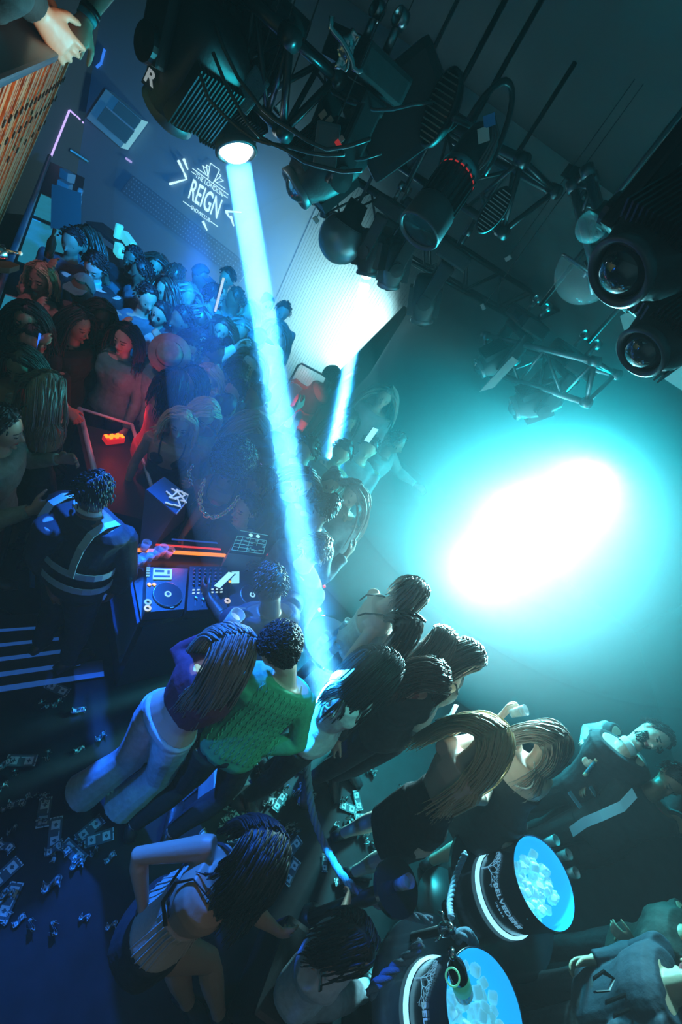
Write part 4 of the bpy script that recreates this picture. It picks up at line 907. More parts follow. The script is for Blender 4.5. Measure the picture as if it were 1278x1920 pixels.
for i in range(900):
    a = rng.uniform(-1.25, 1.25); z = rng.uniform(-.112, -.055 if abs(a) < .5 else -.02)
    if abs(a) < .30 and -.072 < z < -.050: continue
    r_ = (.082-.26*max(0, -z-.05)); p = h13+B13 @ Vector((math.sin(a)*r_*.86, math.cos(a)*r_*1.05+.004, z)); mb.tube([p, p+B13 @ Vector((math.sin(a)*.002, math.cos(a)*.002, -.010))], .0016, 3)
mb.build('beard', M_hair['black'], w13['root'])
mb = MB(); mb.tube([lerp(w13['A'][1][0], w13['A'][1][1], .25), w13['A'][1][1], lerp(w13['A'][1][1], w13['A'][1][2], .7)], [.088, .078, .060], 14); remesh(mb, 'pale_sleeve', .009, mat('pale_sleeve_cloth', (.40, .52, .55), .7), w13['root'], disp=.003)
hold([('case', MB().box((0, 0, 0), (.085, .02, .12), bev=.01), mat('blue_case', (.03, .22, .30), .4)), ('pale_end', MB().box((0, -.002, .07), (.086, .022, .02)).box((0, -.002, -.075), (.07, .022, .03)), mat('sand_plastic', (.55, .5, .35), .5))], 'radio_handset', J(1110, 1436, 1.30), (-.2, .3, 1), 'blue handset with sandy ends held by the bearded man', 'radio')
# --- guard with pale curved vest stripes, right
w14 = person('second guard in dark jacket with two long pale reflective bands, walking below the bearded man', J(1262, 1462, 1.62), face=210, hip=J(1120, 1560, .96), look=(-.1, -.8, -.3), neck=J(1220, 1485, 1.48), detail=True, male=True, hair='short', hcol='black', skin='brown', top=(.012, .02, .022), bottom=(.012, .016, .018), coat=True, build=1.1, hseed=22,
             arms=((J(1250, 1530, 1.2), J(1270, 1490, 1.3)), (J(1160, 1450, 1.2), J(1110, 1470, 1.12))))
def strip3(pts, w, nm, m, par, side):
    v = []; f = []
    for i, p in enumerate(pts): v += [p-side*w, p+side*w, p+side*w+U_*.006, p-side*w+U_*.006]
    for i in range(len(pts)-1):
        for j in range(4): f.append((i*4+j, i*4+(j+1) % 4, i*4+4+(j+1) % 4, i*4+4+j))
    return mesh(nm, v, f, m, par)
strip3([J(1188, 1487, 1.46), J(1165, 1512, 1.38), J(1125, 1530, 1.26), J(1095, 1542, 1.12), J(1070, 1560, .98)], .030, 'reflective_strap', M_ref, w14['root'], Vector((.5, -.85, 0)))
strip3([J(1232, 1492, 1.46), J(1215, 1515, 1.38), J(1190, 1530, 1.28), J(1158, 1545, 1.16)], .024, 'reflective_strap', M_ref, w14['root'], Vector((.5, -.85, 0)))
for q in (((1066, 1485), (1088, 1515)), ((1105, 1475), (1122, 1500)), ((1122, 1490), (1142, 1486))):
    strip3([J(*q[0], 1.2), J(*q[1], 1.12)], .022, 'reflective_patch', M_ref, w14['root'], Vector((.6, .7, 0)))
# --- bottom right pair
w15 = person('person in dark tee with pale abstract print, bottom right corner', J(1330, 1835, 1.62), face=285, hip=J(1110, 1890, .96), neck=J(1265, 1848, 1.48), detail=True, male=True, hair='short', skin='tan', top=(.006, .015, .03), bottom=(.01, .012, .016), hseed=23, arms=((J(1170, 1935, 1.2), J(1120, 1960, 1.1)), (J(1190, 1790, 1.2), J(1110, 1800, 1.05))))
mb = MB()
for q in (((1112, 1835), (1130, 1822), (1150, 1835), (1140, 1858), (1115, 1860)), ((1135, 1880), (1180, 1862), (1215, 1850)), ((1150, 1905), (1200, 1885), (1240, 1878)), ((1185, 1838), (1205, 1830), (1222, 1836))):
    mb.tube([J(*a, 1.30) for a in q], .012, 6, flat=.4)
mb.build('abstract_print', mat('print_ink', (.005, .008, .012), .6), w15['root'])
w16 = person('person in olive sleeve top at the right edge, beyond the printed tee', J(1345, 1745, 1.62), face=285, hip=J(1175, 1800, .96), neck=J(1290, 1755, 1.48), detail=True, hair='short', skin='tan', top=(.02, .02, .015), bottom=(.01, .012, .016), hseed=24, arms=((J(1240, 1800, 1.2), J(1190, 1770, 1.15)), (J(1230, 1740, 1.25), J(1190, 1752, 1.1))))
# --- blue lit person at the bottom
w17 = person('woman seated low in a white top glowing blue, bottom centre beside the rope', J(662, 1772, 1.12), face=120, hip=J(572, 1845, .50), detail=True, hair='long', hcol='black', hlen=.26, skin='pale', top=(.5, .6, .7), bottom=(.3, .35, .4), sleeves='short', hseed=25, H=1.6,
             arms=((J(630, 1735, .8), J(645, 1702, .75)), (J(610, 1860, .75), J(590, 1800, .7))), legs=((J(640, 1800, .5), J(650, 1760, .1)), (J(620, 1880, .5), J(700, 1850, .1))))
mb = MB(); mb.box((0, 0, .21), (.42, .42, .42), bev=.03); o = mb.build('cube_stool', M_blkp); p_ = J(572, 1845, .42); o.location = (p_.x, p_.y, 0); tag(o, 'black cube stool under the seated woman at the bottom', 'stool')
# --- dancer on the plinth
pl = at(540, 812, .60)
w18 = person('curly-haired dancer in red trousers crouching on the plinth, one arm stretched out', far(622, 704, 4.85), face=35, hip=far(575, 755, 4.95), neck=far(607, 728, 4.88), H=1.45, detail=True, hair='curly', hcol='black', skin='brown', top=(.04, .05, .06), bottom=(.85, .10, .12), sleeves='none', hseed=26,
             sh=(far(596, 722, 4.95), far(622, 726, 4.85)), arms=((far(575, 730, 5.0), far(560, 718, 4.9)), (far(645, 712, 4.8), far(664, 700, 4.7))), legs=((far(548, 770, 4.8), far(538, 800, 4.9)), (far(575, 785, 5.1), far(560, 808, 4.95))), z0=.60, heel=.04)
# plinth
pz = min(g[2].z for g in w18['G'])-.125
px_, py_ = w18['G'][0][2].x, w18['G'][0][2].y
o = empty('dance_plinth', (px_+.15, py_+.05, 0)); tag(o, 'low black dance plinth with thin steel hoop rail under the dancer', 'plinth')
MB().box((0, 0, pz/2), (1.0, .9, pz), bev=.02).build('block', M_blk, o)
MB().tube([(-.45, .2, pz), (-.45, .2, pz+.75), (-.42, .2, pz+.80), (-.05, .35, pz+.80), (0, .35, pz+.75), (0, .35, pz)], .014, 8).build('hoop_rail', M_chrome, o, smooth=True)
MB().tube([(.35, -.1, pz), (.35, -.1, pz+.45), (.45, .1, pz+.45), (.45, .1, pz)], .012, 8).build('hoop_rail', M_chrome, o, smooth=True)
# ---------------------------------------------------------------- the crowd
bx = lambda r: (.25*r, .25*r, .27*r)
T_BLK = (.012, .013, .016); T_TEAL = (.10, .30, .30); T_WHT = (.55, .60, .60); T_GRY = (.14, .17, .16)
crowd = [
 # px, py, z, face, kw, label
 (40, 684, 1.60, 150, dict(hair='long', hcol='brown', hlen=.42, skin='tan', top=(.6, .65, .62), dress=(.5, .62), sleeves='none', arms=('down', 'drink'), detail=True, look=(.35, -.8, -.35)), 'smiling woman with wavy brown hair and white strapless top at the left edge'),
 (88, 735, 1.60, 20, dict(hair='long', hcol='ash', hlen=.36, skin='tan', top=T_BLK, dress=(.5, .70), sleeves='none', straps=True, arms=('down', (J(112, 750, 1.2), J(126, 766, 1.16))), detail=True), 'woman from behind with straight fair hair and black dress, beside the metal-edged platform'),
 (2, 800, 1.60, 60, dict(hair='short', hcol='black', skin='tan', male=True, top=(.22, .25, .20), arms=('drink', 'drink'), detail=True), 'person in pale grey-green shirt cut off by the left edge, arms bent'),
 (236, 636, 1.60, 170, dict(hair='long', hcol='black', hlen=.34, skin='pale', top=(.10, .30, .27), sleeves='long', bottom=T_BLK, detail=True, look=(.1, -.95, -.15), arms=('down', (J(213, 648, 1.42), J(226, 616, 1.62)))), 'woman with black hair and sea-green sweater raising one hand, singing'),
 (178, 500, 1.68, 150, dict(hair='short', hcol='black', skin='pale', male=True, top=T_BLK, coat=True, detail=True, look=(.3, -.8, -.5)), 'man with dark quiff looking down, pale shirt collar inside a black jacket'),
 (153, 545, 1.62, 165, dict(hair='cap', hcol=(.10, .28, .28), skin='brown', male=True, top=T_BLK, detail=True), 'man in a teal cap with short beard, below the man with the quiff'),
 (187, 592, 1.60, 120, dict(hair='long', hcol='black', hlen=.3, skin='dark', top=T_BLK, sleeves='none', dress=(.6, .75), straps=True, detail=True), 'dark-skinned woman with black hair and necklace, left of the singing woman'),
 (145, 608, 1.58, 90, dict(hair='long', hcol='black', skin='tan', top=T_BLK, detail=True), 'half-hidden face in the dark just left of the woman with the necklace'),
 (78, 524, 1.60, 165, dict(hair='long', hcol='blonde', hlen=.16, skin='tan', top=T_BLK, sleeves='none', dress=(.6, .74), detail=True, arms=(('down'), (J(104, 530, 1.5), J(96, 502, 1.72)))), 'woman with pulled-back blonde hair raising a hand beside the lit bar'),
 (52, 600, 1.60, 150, dict(hair='long', hcol='black', skin='tan', top=T_BLK, detail=True, arms=(('down'), (J(60, 620, 1.35), J(68, 584, 1.55)))), 'shadowed person holding a fist up beside the lit bar'),
 (60, 640, 1.50, 150, dict(hair='short', hcol='black', skin='tan', male=True, top=T_BLK, arms=(('down'), (J(64, 690, 1.35), J(74, 655, 1.55)))), 'shadowed person lifting a glowing blue lighter'),
 (249, 487, 1.62, 175, dict(hair='short', hcol='black', skin='brown', male=True, top=T_BLK, detail=True), 'dark-haired man facing the camera below the bright bar bottles'),
 (320, 668, 1.64, 200, dict(hair='fedora', skin='tan', male=True, top=T_TEAL, detail=True, look=(-.3, -.5, -.5), hup=(.45, .1, .9)), 'man in a pale fedora with dark band and teal shirt'),
 (350, 648, 1.68, 140, dict(hair='short', hcol='black', skin='pale', male=True, top=T_BLK, detail=True, look=(.6, -.6, -.4)), 'man with short dark hair looking down right behind the fedora'),
 (328, 722, 1.62, 30, dict(hair='long', hcol='black', hlen=.3, skin='tan', top=(.50, .10, .16), dress=(.65, .9), sleeves='short', pleat=.9, detail=True), 'woman with dark hair and pleated pink-red smock seen from behind'),
 (361, 716, 1.60, 200, dict(hair='long', hcol='black', hlen=.3, skin='tan', top=T_BLK, detail=True), 'woman with dark hair turned back, left of the light-haired woman'),
 (391, 712, 1.60, 170, dict(hair='long', hcol='blonde', hlen=.36, skin='pale', top=T_BLK, detail=True), 'woman with light streaked hair, facing the camera in the middle of the crowd'),
 (443, 704, 1.64, 20, dict(hair='short', hcol='black', skin='tan', male=True, top=(.62, .64, .58), detail=True, build=1.1, arms=('wide', 'wide')), 'man in a white shirt with arms out, seen from above behind'),
 (440, 735, 1.60, 190, dict(hair='short', hcol='black', skin='tan', male=True, top=T_TEAL, sleeves='short', detail=True), 'man in teal tee just below the white-shirted man'),
 (420, 765, 1.58, 30, dict(hair='bun', hcol='black', skin='tan', top=T_TEAL, detail=True), 'person with dark bun and pale teal top above the afro'),
 (384, 775, 1.58, 150, dict(hair='long', hcol='blonde', hlen=.2, skin='tan', top=(.35, .38, .25), detail=True, look=(.6, -.5, -.5)), 'woman with short yellowish hair leaning in above the afro'),
 (338, 795, 1.50, 150, dict(hair='long', hcol='blonde', hlen=.26, skin='tan', top=T_BLK, sleeves='none', dress=(.6, .72), straps=True, detail=True, arms=('drink', 'down')), 'woman in a black tank top, arm bent, left of the afro'),
 (486, 905, 1.56, 330, dict(hair='short', hcol='black', skin='brown', male=True, top=(.03, .05, .07), detail=True, look=(.3, .6, -.5)), 'man in dark jacket with white collar pieces lit violet beside the widest beam'),
 (462, 950, 1.40, 200, dict(hair='short', hcol='black', skin='tan', male=True, top=T_BLK, detail=True), 'crouching man in the dark behind the booth, chin lit'),
 (592, 1032, 1.60, 30, dict(hair='short', hcol='ash', skin='tan', male=True, top=(.08, .12, .14), detail=True), 'man with glowing white-rimmed hair where the beams cross'),
 (400, 556, 1.66, 60, dict(hair='short', hcol='black', skin='tan', male=True, top=(.12, .30, .32), sleeves='short', detail=True, arms=('fwd', (J(418, 585, 1.45), J(416, 560, 1.66)))), 'man in a loose teal tee holding up a glow stick'),
 (425, 523, 1.66, 180, dict(hair='short', hcol='black', skin='tan', male=True, top=(.15, .30, .30)), 'faint man behind the glow stick holder'),
 (416, 618, 1.60, 160, dict(hair='long', hcol='brown', skin='tan', top=(.06, .15, .17)), 'faint woman below the glow stick holder'),
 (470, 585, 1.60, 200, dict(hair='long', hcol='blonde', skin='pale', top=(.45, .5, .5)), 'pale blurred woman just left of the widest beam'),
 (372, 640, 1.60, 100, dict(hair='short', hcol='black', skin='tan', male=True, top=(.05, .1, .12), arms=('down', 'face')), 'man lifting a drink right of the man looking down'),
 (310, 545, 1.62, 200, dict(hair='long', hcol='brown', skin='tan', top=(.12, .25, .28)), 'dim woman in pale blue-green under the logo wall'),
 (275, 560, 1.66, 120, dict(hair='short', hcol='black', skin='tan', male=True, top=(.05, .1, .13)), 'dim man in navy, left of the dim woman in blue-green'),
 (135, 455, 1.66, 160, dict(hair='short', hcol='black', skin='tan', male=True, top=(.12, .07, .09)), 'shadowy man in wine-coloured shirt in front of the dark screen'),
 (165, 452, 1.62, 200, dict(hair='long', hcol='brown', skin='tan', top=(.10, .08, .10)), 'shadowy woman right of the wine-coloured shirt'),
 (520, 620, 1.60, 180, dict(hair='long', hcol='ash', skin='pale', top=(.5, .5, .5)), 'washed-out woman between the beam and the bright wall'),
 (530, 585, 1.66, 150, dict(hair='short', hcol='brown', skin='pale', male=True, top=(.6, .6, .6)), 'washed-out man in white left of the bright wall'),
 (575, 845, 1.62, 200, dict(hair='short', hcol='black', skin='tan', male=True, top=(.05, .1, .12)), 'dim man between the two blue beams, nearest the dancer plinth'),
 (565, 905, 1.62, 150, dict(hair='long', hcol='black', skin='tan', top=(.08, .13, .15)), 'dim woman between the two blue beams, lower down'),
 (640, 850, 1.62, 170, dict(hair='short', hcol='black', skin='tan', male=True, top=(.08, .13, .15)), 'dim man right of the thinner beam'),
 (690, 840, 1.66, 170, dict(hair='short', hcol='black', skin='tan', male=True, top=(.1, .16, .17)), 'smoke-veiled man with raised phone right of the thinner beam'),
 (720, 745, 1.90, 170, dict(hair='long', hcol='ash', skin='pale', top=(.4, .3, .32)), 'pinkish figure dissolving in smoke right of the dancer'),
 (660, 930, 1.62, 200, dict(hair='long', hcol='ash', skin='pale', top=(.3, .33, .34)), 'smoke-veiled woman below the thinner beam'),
]
CR = {}
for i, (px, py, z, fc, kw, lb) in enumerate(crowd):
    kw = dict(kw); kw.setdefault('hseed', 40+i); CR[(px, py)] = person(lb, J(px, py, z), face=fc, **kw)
for key in ((178, 500),):
    c = CR[key]; mb = MB(); mb.lathe([(.064, -.02), (.068, .02), (.060, .035), (.055, .03)], n=20, M=frame(c['nb'], c['hc']-c['nb'])); mb.build('shirt_collar', mat('pale_shirt', (.4, .55, .5), .6), c['root'], smooth=True)
    strip3([c['nb']+c['F']*.13+U_*(-.02), c['nb']+c['F']*.165+U_*(-.12), c['nb']+c['F']*.17+U_*(-.22)], .04, 'shirt_front', mat('pale_shirt_front', (.35, .5, .45), .6), c['root'], c['Lat'])
c = CR[(486, 905)]
for q in (((489, 872), (497, 882), (507, 886)), ((472, 897), (480, 908), (495, 910))):
    strip3([J(*a, 1.52) for a in q], .02, 'violet_lit_collar', mat('violet_lit_cloth', (.6, .5, .9), .5, emit=(.12, .10, .25), es=1), c['root'], Vector((.7, -.7, 0)))  # violet light on the white collar put into colour and glow
# background dancers further back: each stands alone, copied from six builds
protos = []
for i, (mh, hr, hc_, tp, ar) in enumerate(((True, 'short', 'black', (.05, .08, .10), ('down', 'drink')), (False, 'long', 'brown', (.10, .12, .14), ('down', 'drink')), (True, 'short', 'brown', (.16, .2, .2), ('fwd', 'down')),
                                          (False, 'long', 'ash', (.03, .04, .05), ('drink', 'down')), (True, 'cap', (.05, .08, .1), (.07, .07, .09), ('down', 'down')), (False, 'bun', 'black', (.25, .28, .28), ('face', 'down')))):
    protos.append((mh, hr, hc_, tp, ar))
spots_ = [(265, 512), (292, 500), (330, 520), (350, 555), (375, 520), (300, 590), (340, 600), (375, 598), (440, 560), (450, 620), (480, 640), (500, 570), 
          (400, 660), (470, 680), (480, 745), (475, 800), (510, 840), (620, 905), (610, 955), (650, 790), (740, 830)]
where = lambda px, py: ('near the bar' if px < 160 else 'mid-crowd left of the widest beam' if px < 440 else 'hard by the widest beam' if px < 530 else 'in smoke right of the beams')
kinds = [('man in dark shirt holding a drink', 'men in dark shirts in the far crowd'), ('woman with brown hair holding a drink', 'brown-haired women in the far crowd'), ('man in grey tee with hands forward', 'men in grey tees in the far crowd'), ('woman with fair hair and black top', 'women in black tops in the far crowd'), ('capped man in dark top', 'capped men in the far crowd'), ('woman with bun and pale top', 'women with buns in the far crowd')]
made = {}
for i, (px, py) in enumerate(spots_):
    k = i % 6; mh, hr, hc_, tp, ar = protos[k]; p = J(px, py, 1.66 if mh else 1.58); lab = f'dim {kinds[k][0]}, {where(px, py)}'
    if k not in made:
        d = person(lab, Vector((0, 0, p.z)), face=0, male=mh, hair=hr, hcol=hc_, top=tp, arms=ar, hseed=90+k, skin='tan' if k % 2 else 'brown'); made[k] = d['root']; r = made[k]
    else: r = copy_tree(made[k])
    r.location = (p.x, p.y, 0); r.rotation_euler = (0, 0, -math.radians([150, 200, 120, 230, 175, 30, 330, 90][(i*5+3) % 8])); r['label'] = lab; r['group'] = kinds[k][1]
# things people hold
hold([('body', MB().box((0, 0, 0), (.014, .014, .11), bev=.003), glow('blue_glow', (.02, .15, 1), 1.6))], 'lighter', J(73, 640, 1.62), (0, 0, 1), 'glowing blue stick held up by a shadowed hand near the bar', 'light stick')
hold([('stick', MB().tube([(0, 0, -.17), (0, 0, .17)], .013, 8), glow('stick_glow', (.75, .9, .8), .7))], 'glow_stick', J(411, 553, 1.78), (-.1, 0, 1), 'whitish foam glow stick held upright by the man in the teal tee', 'glow stick')
bt = [('glass_body', MB().lathe([(.001, 0), (.03, 0), (.031, .12), (.013, .17), (.013, .22), (.001, .222)], n=16), mat('dark_bottle_glass', (.02, .05, .05), .1, spec=1))]
hold(bt, 'bottle', J(91, 482, 1.78), (.1, 0, 1), 'slim bottle raised over the blonde woman beside the bar', 'bottle')
hold(glass_parts(.10, .033, (.6, .6, .6)), 'tumbler', J(20, 768, 1.35), (0, 0, 1), 'glass held low by the person at the left edge', 'glass')
hold(phone_parts(), 'phone', J(695, 815, 1.85), (0, .2, 1), 'phone held up in the smoke right of the thinner beam', 'phone')
for i, (x, y, lb) in enumerate(((379, 688, 'bright glass between the fedora man and the white shirt'), (375, 700, 'second glass just below the bright one in the crowd'), (437, 568, 'glinting glass right of the glow stick'), (395, 748, 'small sparkling glass under the light-haired woman'), (363, 650, 'shiny glass in the raised hand right of the fedora'))):
    hold(glass_parts(.09, .03, (.5, .8, .8)), 'tumbler', J(x, y, 1.55), (.1, 0, 1), lb, 'glass')
# ---------------------------------------------------------------- DJ booth
def quad_slab(name, P, t, m, parent=None, up=None):
    P = [Vector(p) for p in P]; n_ = Vector(up) if up is not None else Vector((0, 0, 1)); v = P+[p-n_*t for p in P]
    return mesh(name, v, [(0, 1, 2, 3), (7, 6, 5, 4), (0, 4, 5, 1), (1, 5, 6, 2), (2, 6, 7, 3), (3, 7, 4, 0)], m, parent)
zt = .93
bo = empty('dj_booth', (0, 0, 0)); tag(bo, 'black DJ booth table with clear side screen and orange, red and blue light strips', 'dj booth')
TP = [J(238, 1022, zt), J(520, 1010, zt), J(545, 1120, zt), J(266, 1168, zt)]
quad_slab('table_top', TP, .05, mat('booth_top', (.02, .022, .03), .25, spec=.6), bo)
quad_slab('cabinet', [lerp(p, (TP[0]+TP[2])/2, .06)-U_*.05 for p in TP], .86, M_blkp, bo)
def strip(a, b, z, r, c, s, nm): MB().tube([J(*a, z), J(*b, z)], r, 8).build(nm, glow(nm+'_glow', c, s), bo, smooth=True)
strip((254, 1031), (432, 1042), zt+.07, .013, (1, .26, .03), 1.25, 'orange_light_strip')
strip((290, 1021), (430, 1031), zt+.09, .007, (1, .06, .06), .8, 'red_light_strip')
strip((322, 1011), (432, 1020), zt+.11, .006, (.02, .10, .6), .6, 'blue_light_strip')
quad_slab('rear_ledge', [J(262, 1018, zt+.06), J(440, 1012, zt+.06), J(440, 1040, zt+.06), J(256, 1028, zt+.06)], .05, M_grey, bo)
quad_slab('side_screen', [J(232, 1030, zt+.25), J(237, 1028, zt+.25), J(262, 1165, zt+.22), J(257, 1170, zt+.22)], .45, mat('smoked_acrylic', (.1, .25, .4), .1, alpha=.35), bo)
lamp('strip_light', J(340, 1046, zt+.16), (1, .12, .10), .7, .05)
# CD player
def deck(name, Q, z, label, lit=True):
    P = [J(x, y, z) for x, y in Q]; o_ = P[0]; X = (P[1]-P[0]); Y = (P[3]-P[0]); c = (P[0]+P[1]+P[2]+P[3])/4; root = empty(name, c); tag(root, label, 'dj player')
    inv = Matrix.Translation(-c)
    def add(o): o.parent = root; o.matrix_parent_inverse = inv; return o
    p = lambda u, v, h=0: P[0]*(1-u)*(1-v)+P[1]*u*(1-v)+P[2]*u*v+P[3]*(1-u)*v+U_*h
    add(quad_slab('case', P, .09, M_blkp)); return root, add, p
DKQ = [(276, 1063), (352, 1066), (345, 1142), (272, 1148)]
r_, add, p = deck('cd_player', DKQ, zt+.10, 'left media player with round platter, lit screen and two amber buttons', True)
def pl_disc(add, c, r, h, nm, m, r0=.001): add(MB().lathe([(r0, h), (r, h), (r, 0)], c, 36).build(nm, m, smooth=False))
def platter(add, p, u, v, R):
    c = p(u, v, .001); pl_disc(add, c, R, .012, 'platter', mat('platter_black', (.015, .017, .02), .3)); add(MB().lathe([(R*.97, .013), (R*1.0, .013), (R*1.03, .002)], c, 40).build('platter_rim', mat('rim_silver', (.25, .35, .4), .25, .8), smooth=True))
    pl_disc(add, c+U_*.012, R*.24, .003, 'platter_hub', glow('hub_glow', (.35, .8, 1), .9)); pl_disc(add, c+U_*.015, R*.12, .002, 'hub_centre', M_blk)
platter(add, p, .53, .66, .088)
SCR = glow('deck_screen', (.30, .85, .95), 1.0)
def plate(add, p, u0, u1, v0, v1, h, nm, m): add(quad_slab(nm, [p(u0, v0, h), p(u1, v0, h), p(u1, v1, h), p(u0, v1, h)], .006, m))
plate(add, p, .14, .60, .05, .30, .010, 'screen', SCR)
plate(add, p, .18, .40, .09, .14, .012, 'screen_text', glow('screen_dark', (.0, .12, .2), .5)); plate(add, p, .16, .55, .22, .26, .012, 'waveform', glow('screen_dark2', (.0, .05, .12), .5)); plate(add, p, .48, .54, .09, .18, .012, 'screen_icon', glow('screen_dark3', (.0, .2, .3), .5))
for u in (.06, .18): add(MB().box(p(u, .42, .008), (.020, .016, .008)).build('amber_button', glow('amber', (1, .55, .05), 1.3)))
for u, v in ((.02, .80), (.02, .93)): add(MB().lathe([(.010, 0), (.021, .002), (.021, .006), (.010, .008)], p(u+.03, v, .002), 20).build('cue_ring', glow('cue_glow', (.8, .85, .6) if v > .9 else (.3, .7, .8), .8)))
for i in range(4): plate(add, p, -.02, .06, .02+.06*i, .05+.06*i, .008, 'small_button', glow('btn_glow', (.3, .8, .9), .6))
plate(add, p, .62, .72, .95, .965, .01, 'slider', M_white)
# mixer
MXQ = [(356, 1062), (425, 1062), (425, 1140), (350, 1145)]
r_, add, p = deck('mixer', MXQ, zt+.10, 'black DJ mixer with rows of small lit buttons between the two players')
r_['category'] = 'mixer'; random.seed(3)
for i in range(6):
    for j in range(5):
        u, v = .12+.14*i, .10+.085*j
        add(MB().lathe([(.001, .016), (.007, .016), (.009, 0)], p(u, v, 0), 10).build('knob', M_grey, smooth=True))
for i in range(7):
    for j in range(2): plate(add, p, .10+.12*i, .16+.12*i, .55+.07*j, .575+.07*j, .006, 'button', glow('mix_btn', (.55, .9, 1), .8))
for i in range(4): plate(add, p, .18+.18*i, .20+.18*i, .72, .92, .004, 'fader_slot', M_grey); add(MB().box(p(.19+.18*i, .75+.04*i, .010), (.018, .010, .012), bev=.002).build('fader_cap', M_white))
# second player, under the DJ's hands
D2Q = [(432, 1072), (500, 1070), (505, 1140), (430, 1142)]
r_, add, p = deck('cd_player', D2Q, zt+.10, 'right media player mostly hidden under the DJ arms, tilted bright strip screen'); platter(add, p, .55, .68, .085)
plate(add, p, .02, .22, .02, .34, .010, 'screen', SCR); add(MB().box(p(-.02, .30, .01), (.014, .014, .008)).build('amber_button', glow('amber2', (1, .5, .05), 1.3))); add(MB().lathe([(.010, 0), (.021, .002), (.021, .006), (.010, .008)], p(-.06, .80, .002), 20).build('cue_ring', glow('cue_glow2', (.8, .7, .5), .8)))
hold(phone_parts((.35, .9, .95), 1.1), 'phone', J(421, 1088, zt+.16), (.1, .98, .35), 'phone with glowing pale screen lying over the right player', 'phone')
# flight case with grid sheet
zc = 1.20
cs = empty('equipment_case', J(470, 1040, zc)); tag(cs, 'open metal-fronted equipment box with pale grid sheet and two round lights, behind the right player', 'equipment case'); inv = Matrix.Translation(-cs.location)
def addc(o): o.parent = cs; o.matrix_parent_inverse = inv; return o
CQ = [J(448, 994, zc+.04), J(503, 1004, zc+.04), J(494, 1040, zc), J(432, 1032, zc)]
addc(quad_slab('lid', CQ, .03, M_blkp)); addc(quad_slab('box', [q-U_*.03 for q in CQ], .24, mat('case_metal', (.20, .26, .26), .5)))
pc = lambda u, v, h=.003: CQ[0]*(1-u)*(1-v)+CQ[1]*u*(1-v)+CQ[2]*u*v+CQ[3]*(1-u)*v+U_*h
gm = mat('pale_ink', (.4, .6, .6), .5, emit=(.05, .22, .22), es=1); mb = MB()
for u in (.02, .2, .45, .7, .98): mb.tube([pc(u, .3), pc(u, .98)], .0022, 4)
for v in (.02, .3, .5, .66, .82, .98): mb.tube([pc(.02, v), pc(.98, v)], .0022, 4)
for k in range(26): u, v = random.random()*.9+.05, random.random()*.6+.32; mb.tube([pc(u, v), pc(min(.98, u+.08), v)], .0018, 4)
addc(mb.build('grid_sheet', gm))
for u in (.42, .66): addc(MB().lathe([(.001, .006), (.013, .006), (.015, 0)], pc(u, .16), 16).build('round_light', glow('round_glow', (.4, .95, 1), 1)))
addc(MB().box(J(507, 1044, zc-.05), (.06, .02, .012)).build('red_light', glow('case_red', (1, .05, .08), .8)))
# glasses and litter on the ledge
for i, (x, y, z, c) in enumerate(((262, 1058, .97, (.35, .6, .7)), (278, 1050, .99, (.4, .6, .7)), (290, 1045, .99, (.7, .3, .35)), (300, 1040, 1.0, (.7, .3, .35)), (252, 1062, .97, (.3, .5, .6)), (268, 1032, 1.0, (.6, .3, .3)), (312, 1044, .98, (.6, .25, .3)))):
    hold(glass_parts(.085, .03, c), 'tumbler', J(x, y, z), (.05, .05, 1), ['tall glass nearest the left player screen', 'second glass on the booth corner', 'pink-lit glass behind the second one', 'pink-lit glass nearest the orange strip', 'leftmost glass on the booth corner', 'glass standing at the end of the orange strip', 'rightmost pink-lit glass of the booth cluster'][i], 'glass')
# speaker wedge with slashed logo strokes
tk = [J(275, 918, 1.38), J(308, 894, 1.42), J(353, 928, 1.34), J(330, 964, 1.28)]
sp = empty('monitor_speaker', (tk[0]+tk[2])/2); tag(sp, 'black monitor speaker tilted on the booth edge, blue top face with white slashed strokes', 'speaker'); inv2 = Matrix.Translation(-sp.location)
def adds(o): o.parent = sp; o.matrix_parent_inverse = inv2; return o
n_ = (tk[1]-tk[0]).cross(tk[3]-tk[0]).normalized(); n_ = n_ if n_.z > 0 else -n_
adds(quad_slab('front_grille', tk, .02, mat('grille_blue', (.05, .12, .22), .5, bump=.3, scale=300), None, n_))
dn = [J(262, 1020, 1.02), J(300, 985, 1.02), J(345, 975, 1.02), J(285, 1030, 1.0)]
bk = [q-n_*.021 for q in tk]; adds(mesh('cabinet', bk+dn, [(0, 1, 2, 3), (7, 6, 5, 4), (0, 4, 5, 1), (1, 5, 6, 2), (2, 6, 7, 3), (3, 7, 4, 0)], mat('speaker_black', (.03, .04, .05), .5)))
adds(MB().tube([tk[2], lerp(tk[2], tk[3], .5)+(tk[2]-tk[0]).normalized()*.012, tk[3]], .005, 6).build('trim_edge', M_white, smooth=True))
q_ = lambda x, y: (lambda d: Vector((0, 0, CAMH))+d*((tk[0]-Vector((0, 0, CAMH))).dot(n_)/d.dot(n_)))(ray(x, y))+n_*.004
mb = MB()
for a, b in (((321, 916), (334, 924)), ((334, 924), (330, 918)), ((330, 918), (352, 928)), ((311, 921), (322, 931)), ((322, 931), (333, 921)), ((309, 942), (323, 947)), ((316, 932), (330, 936)), ((327, 934), (344, 930)), ((333, 923), (349, 943)), ((324, 946), (338, 950)), ((332, 934), (337, 948)), ((338, 938), (348, 941)), ((340, 921), (346, 930))):
    mb.tube([q_(*a), q_(*b)], .0055, 4)
adds(mb.build('white_strokes', mat('white_paint', (.8, .85, .85), .5, emit=(.25, .3, .3), es=1)))
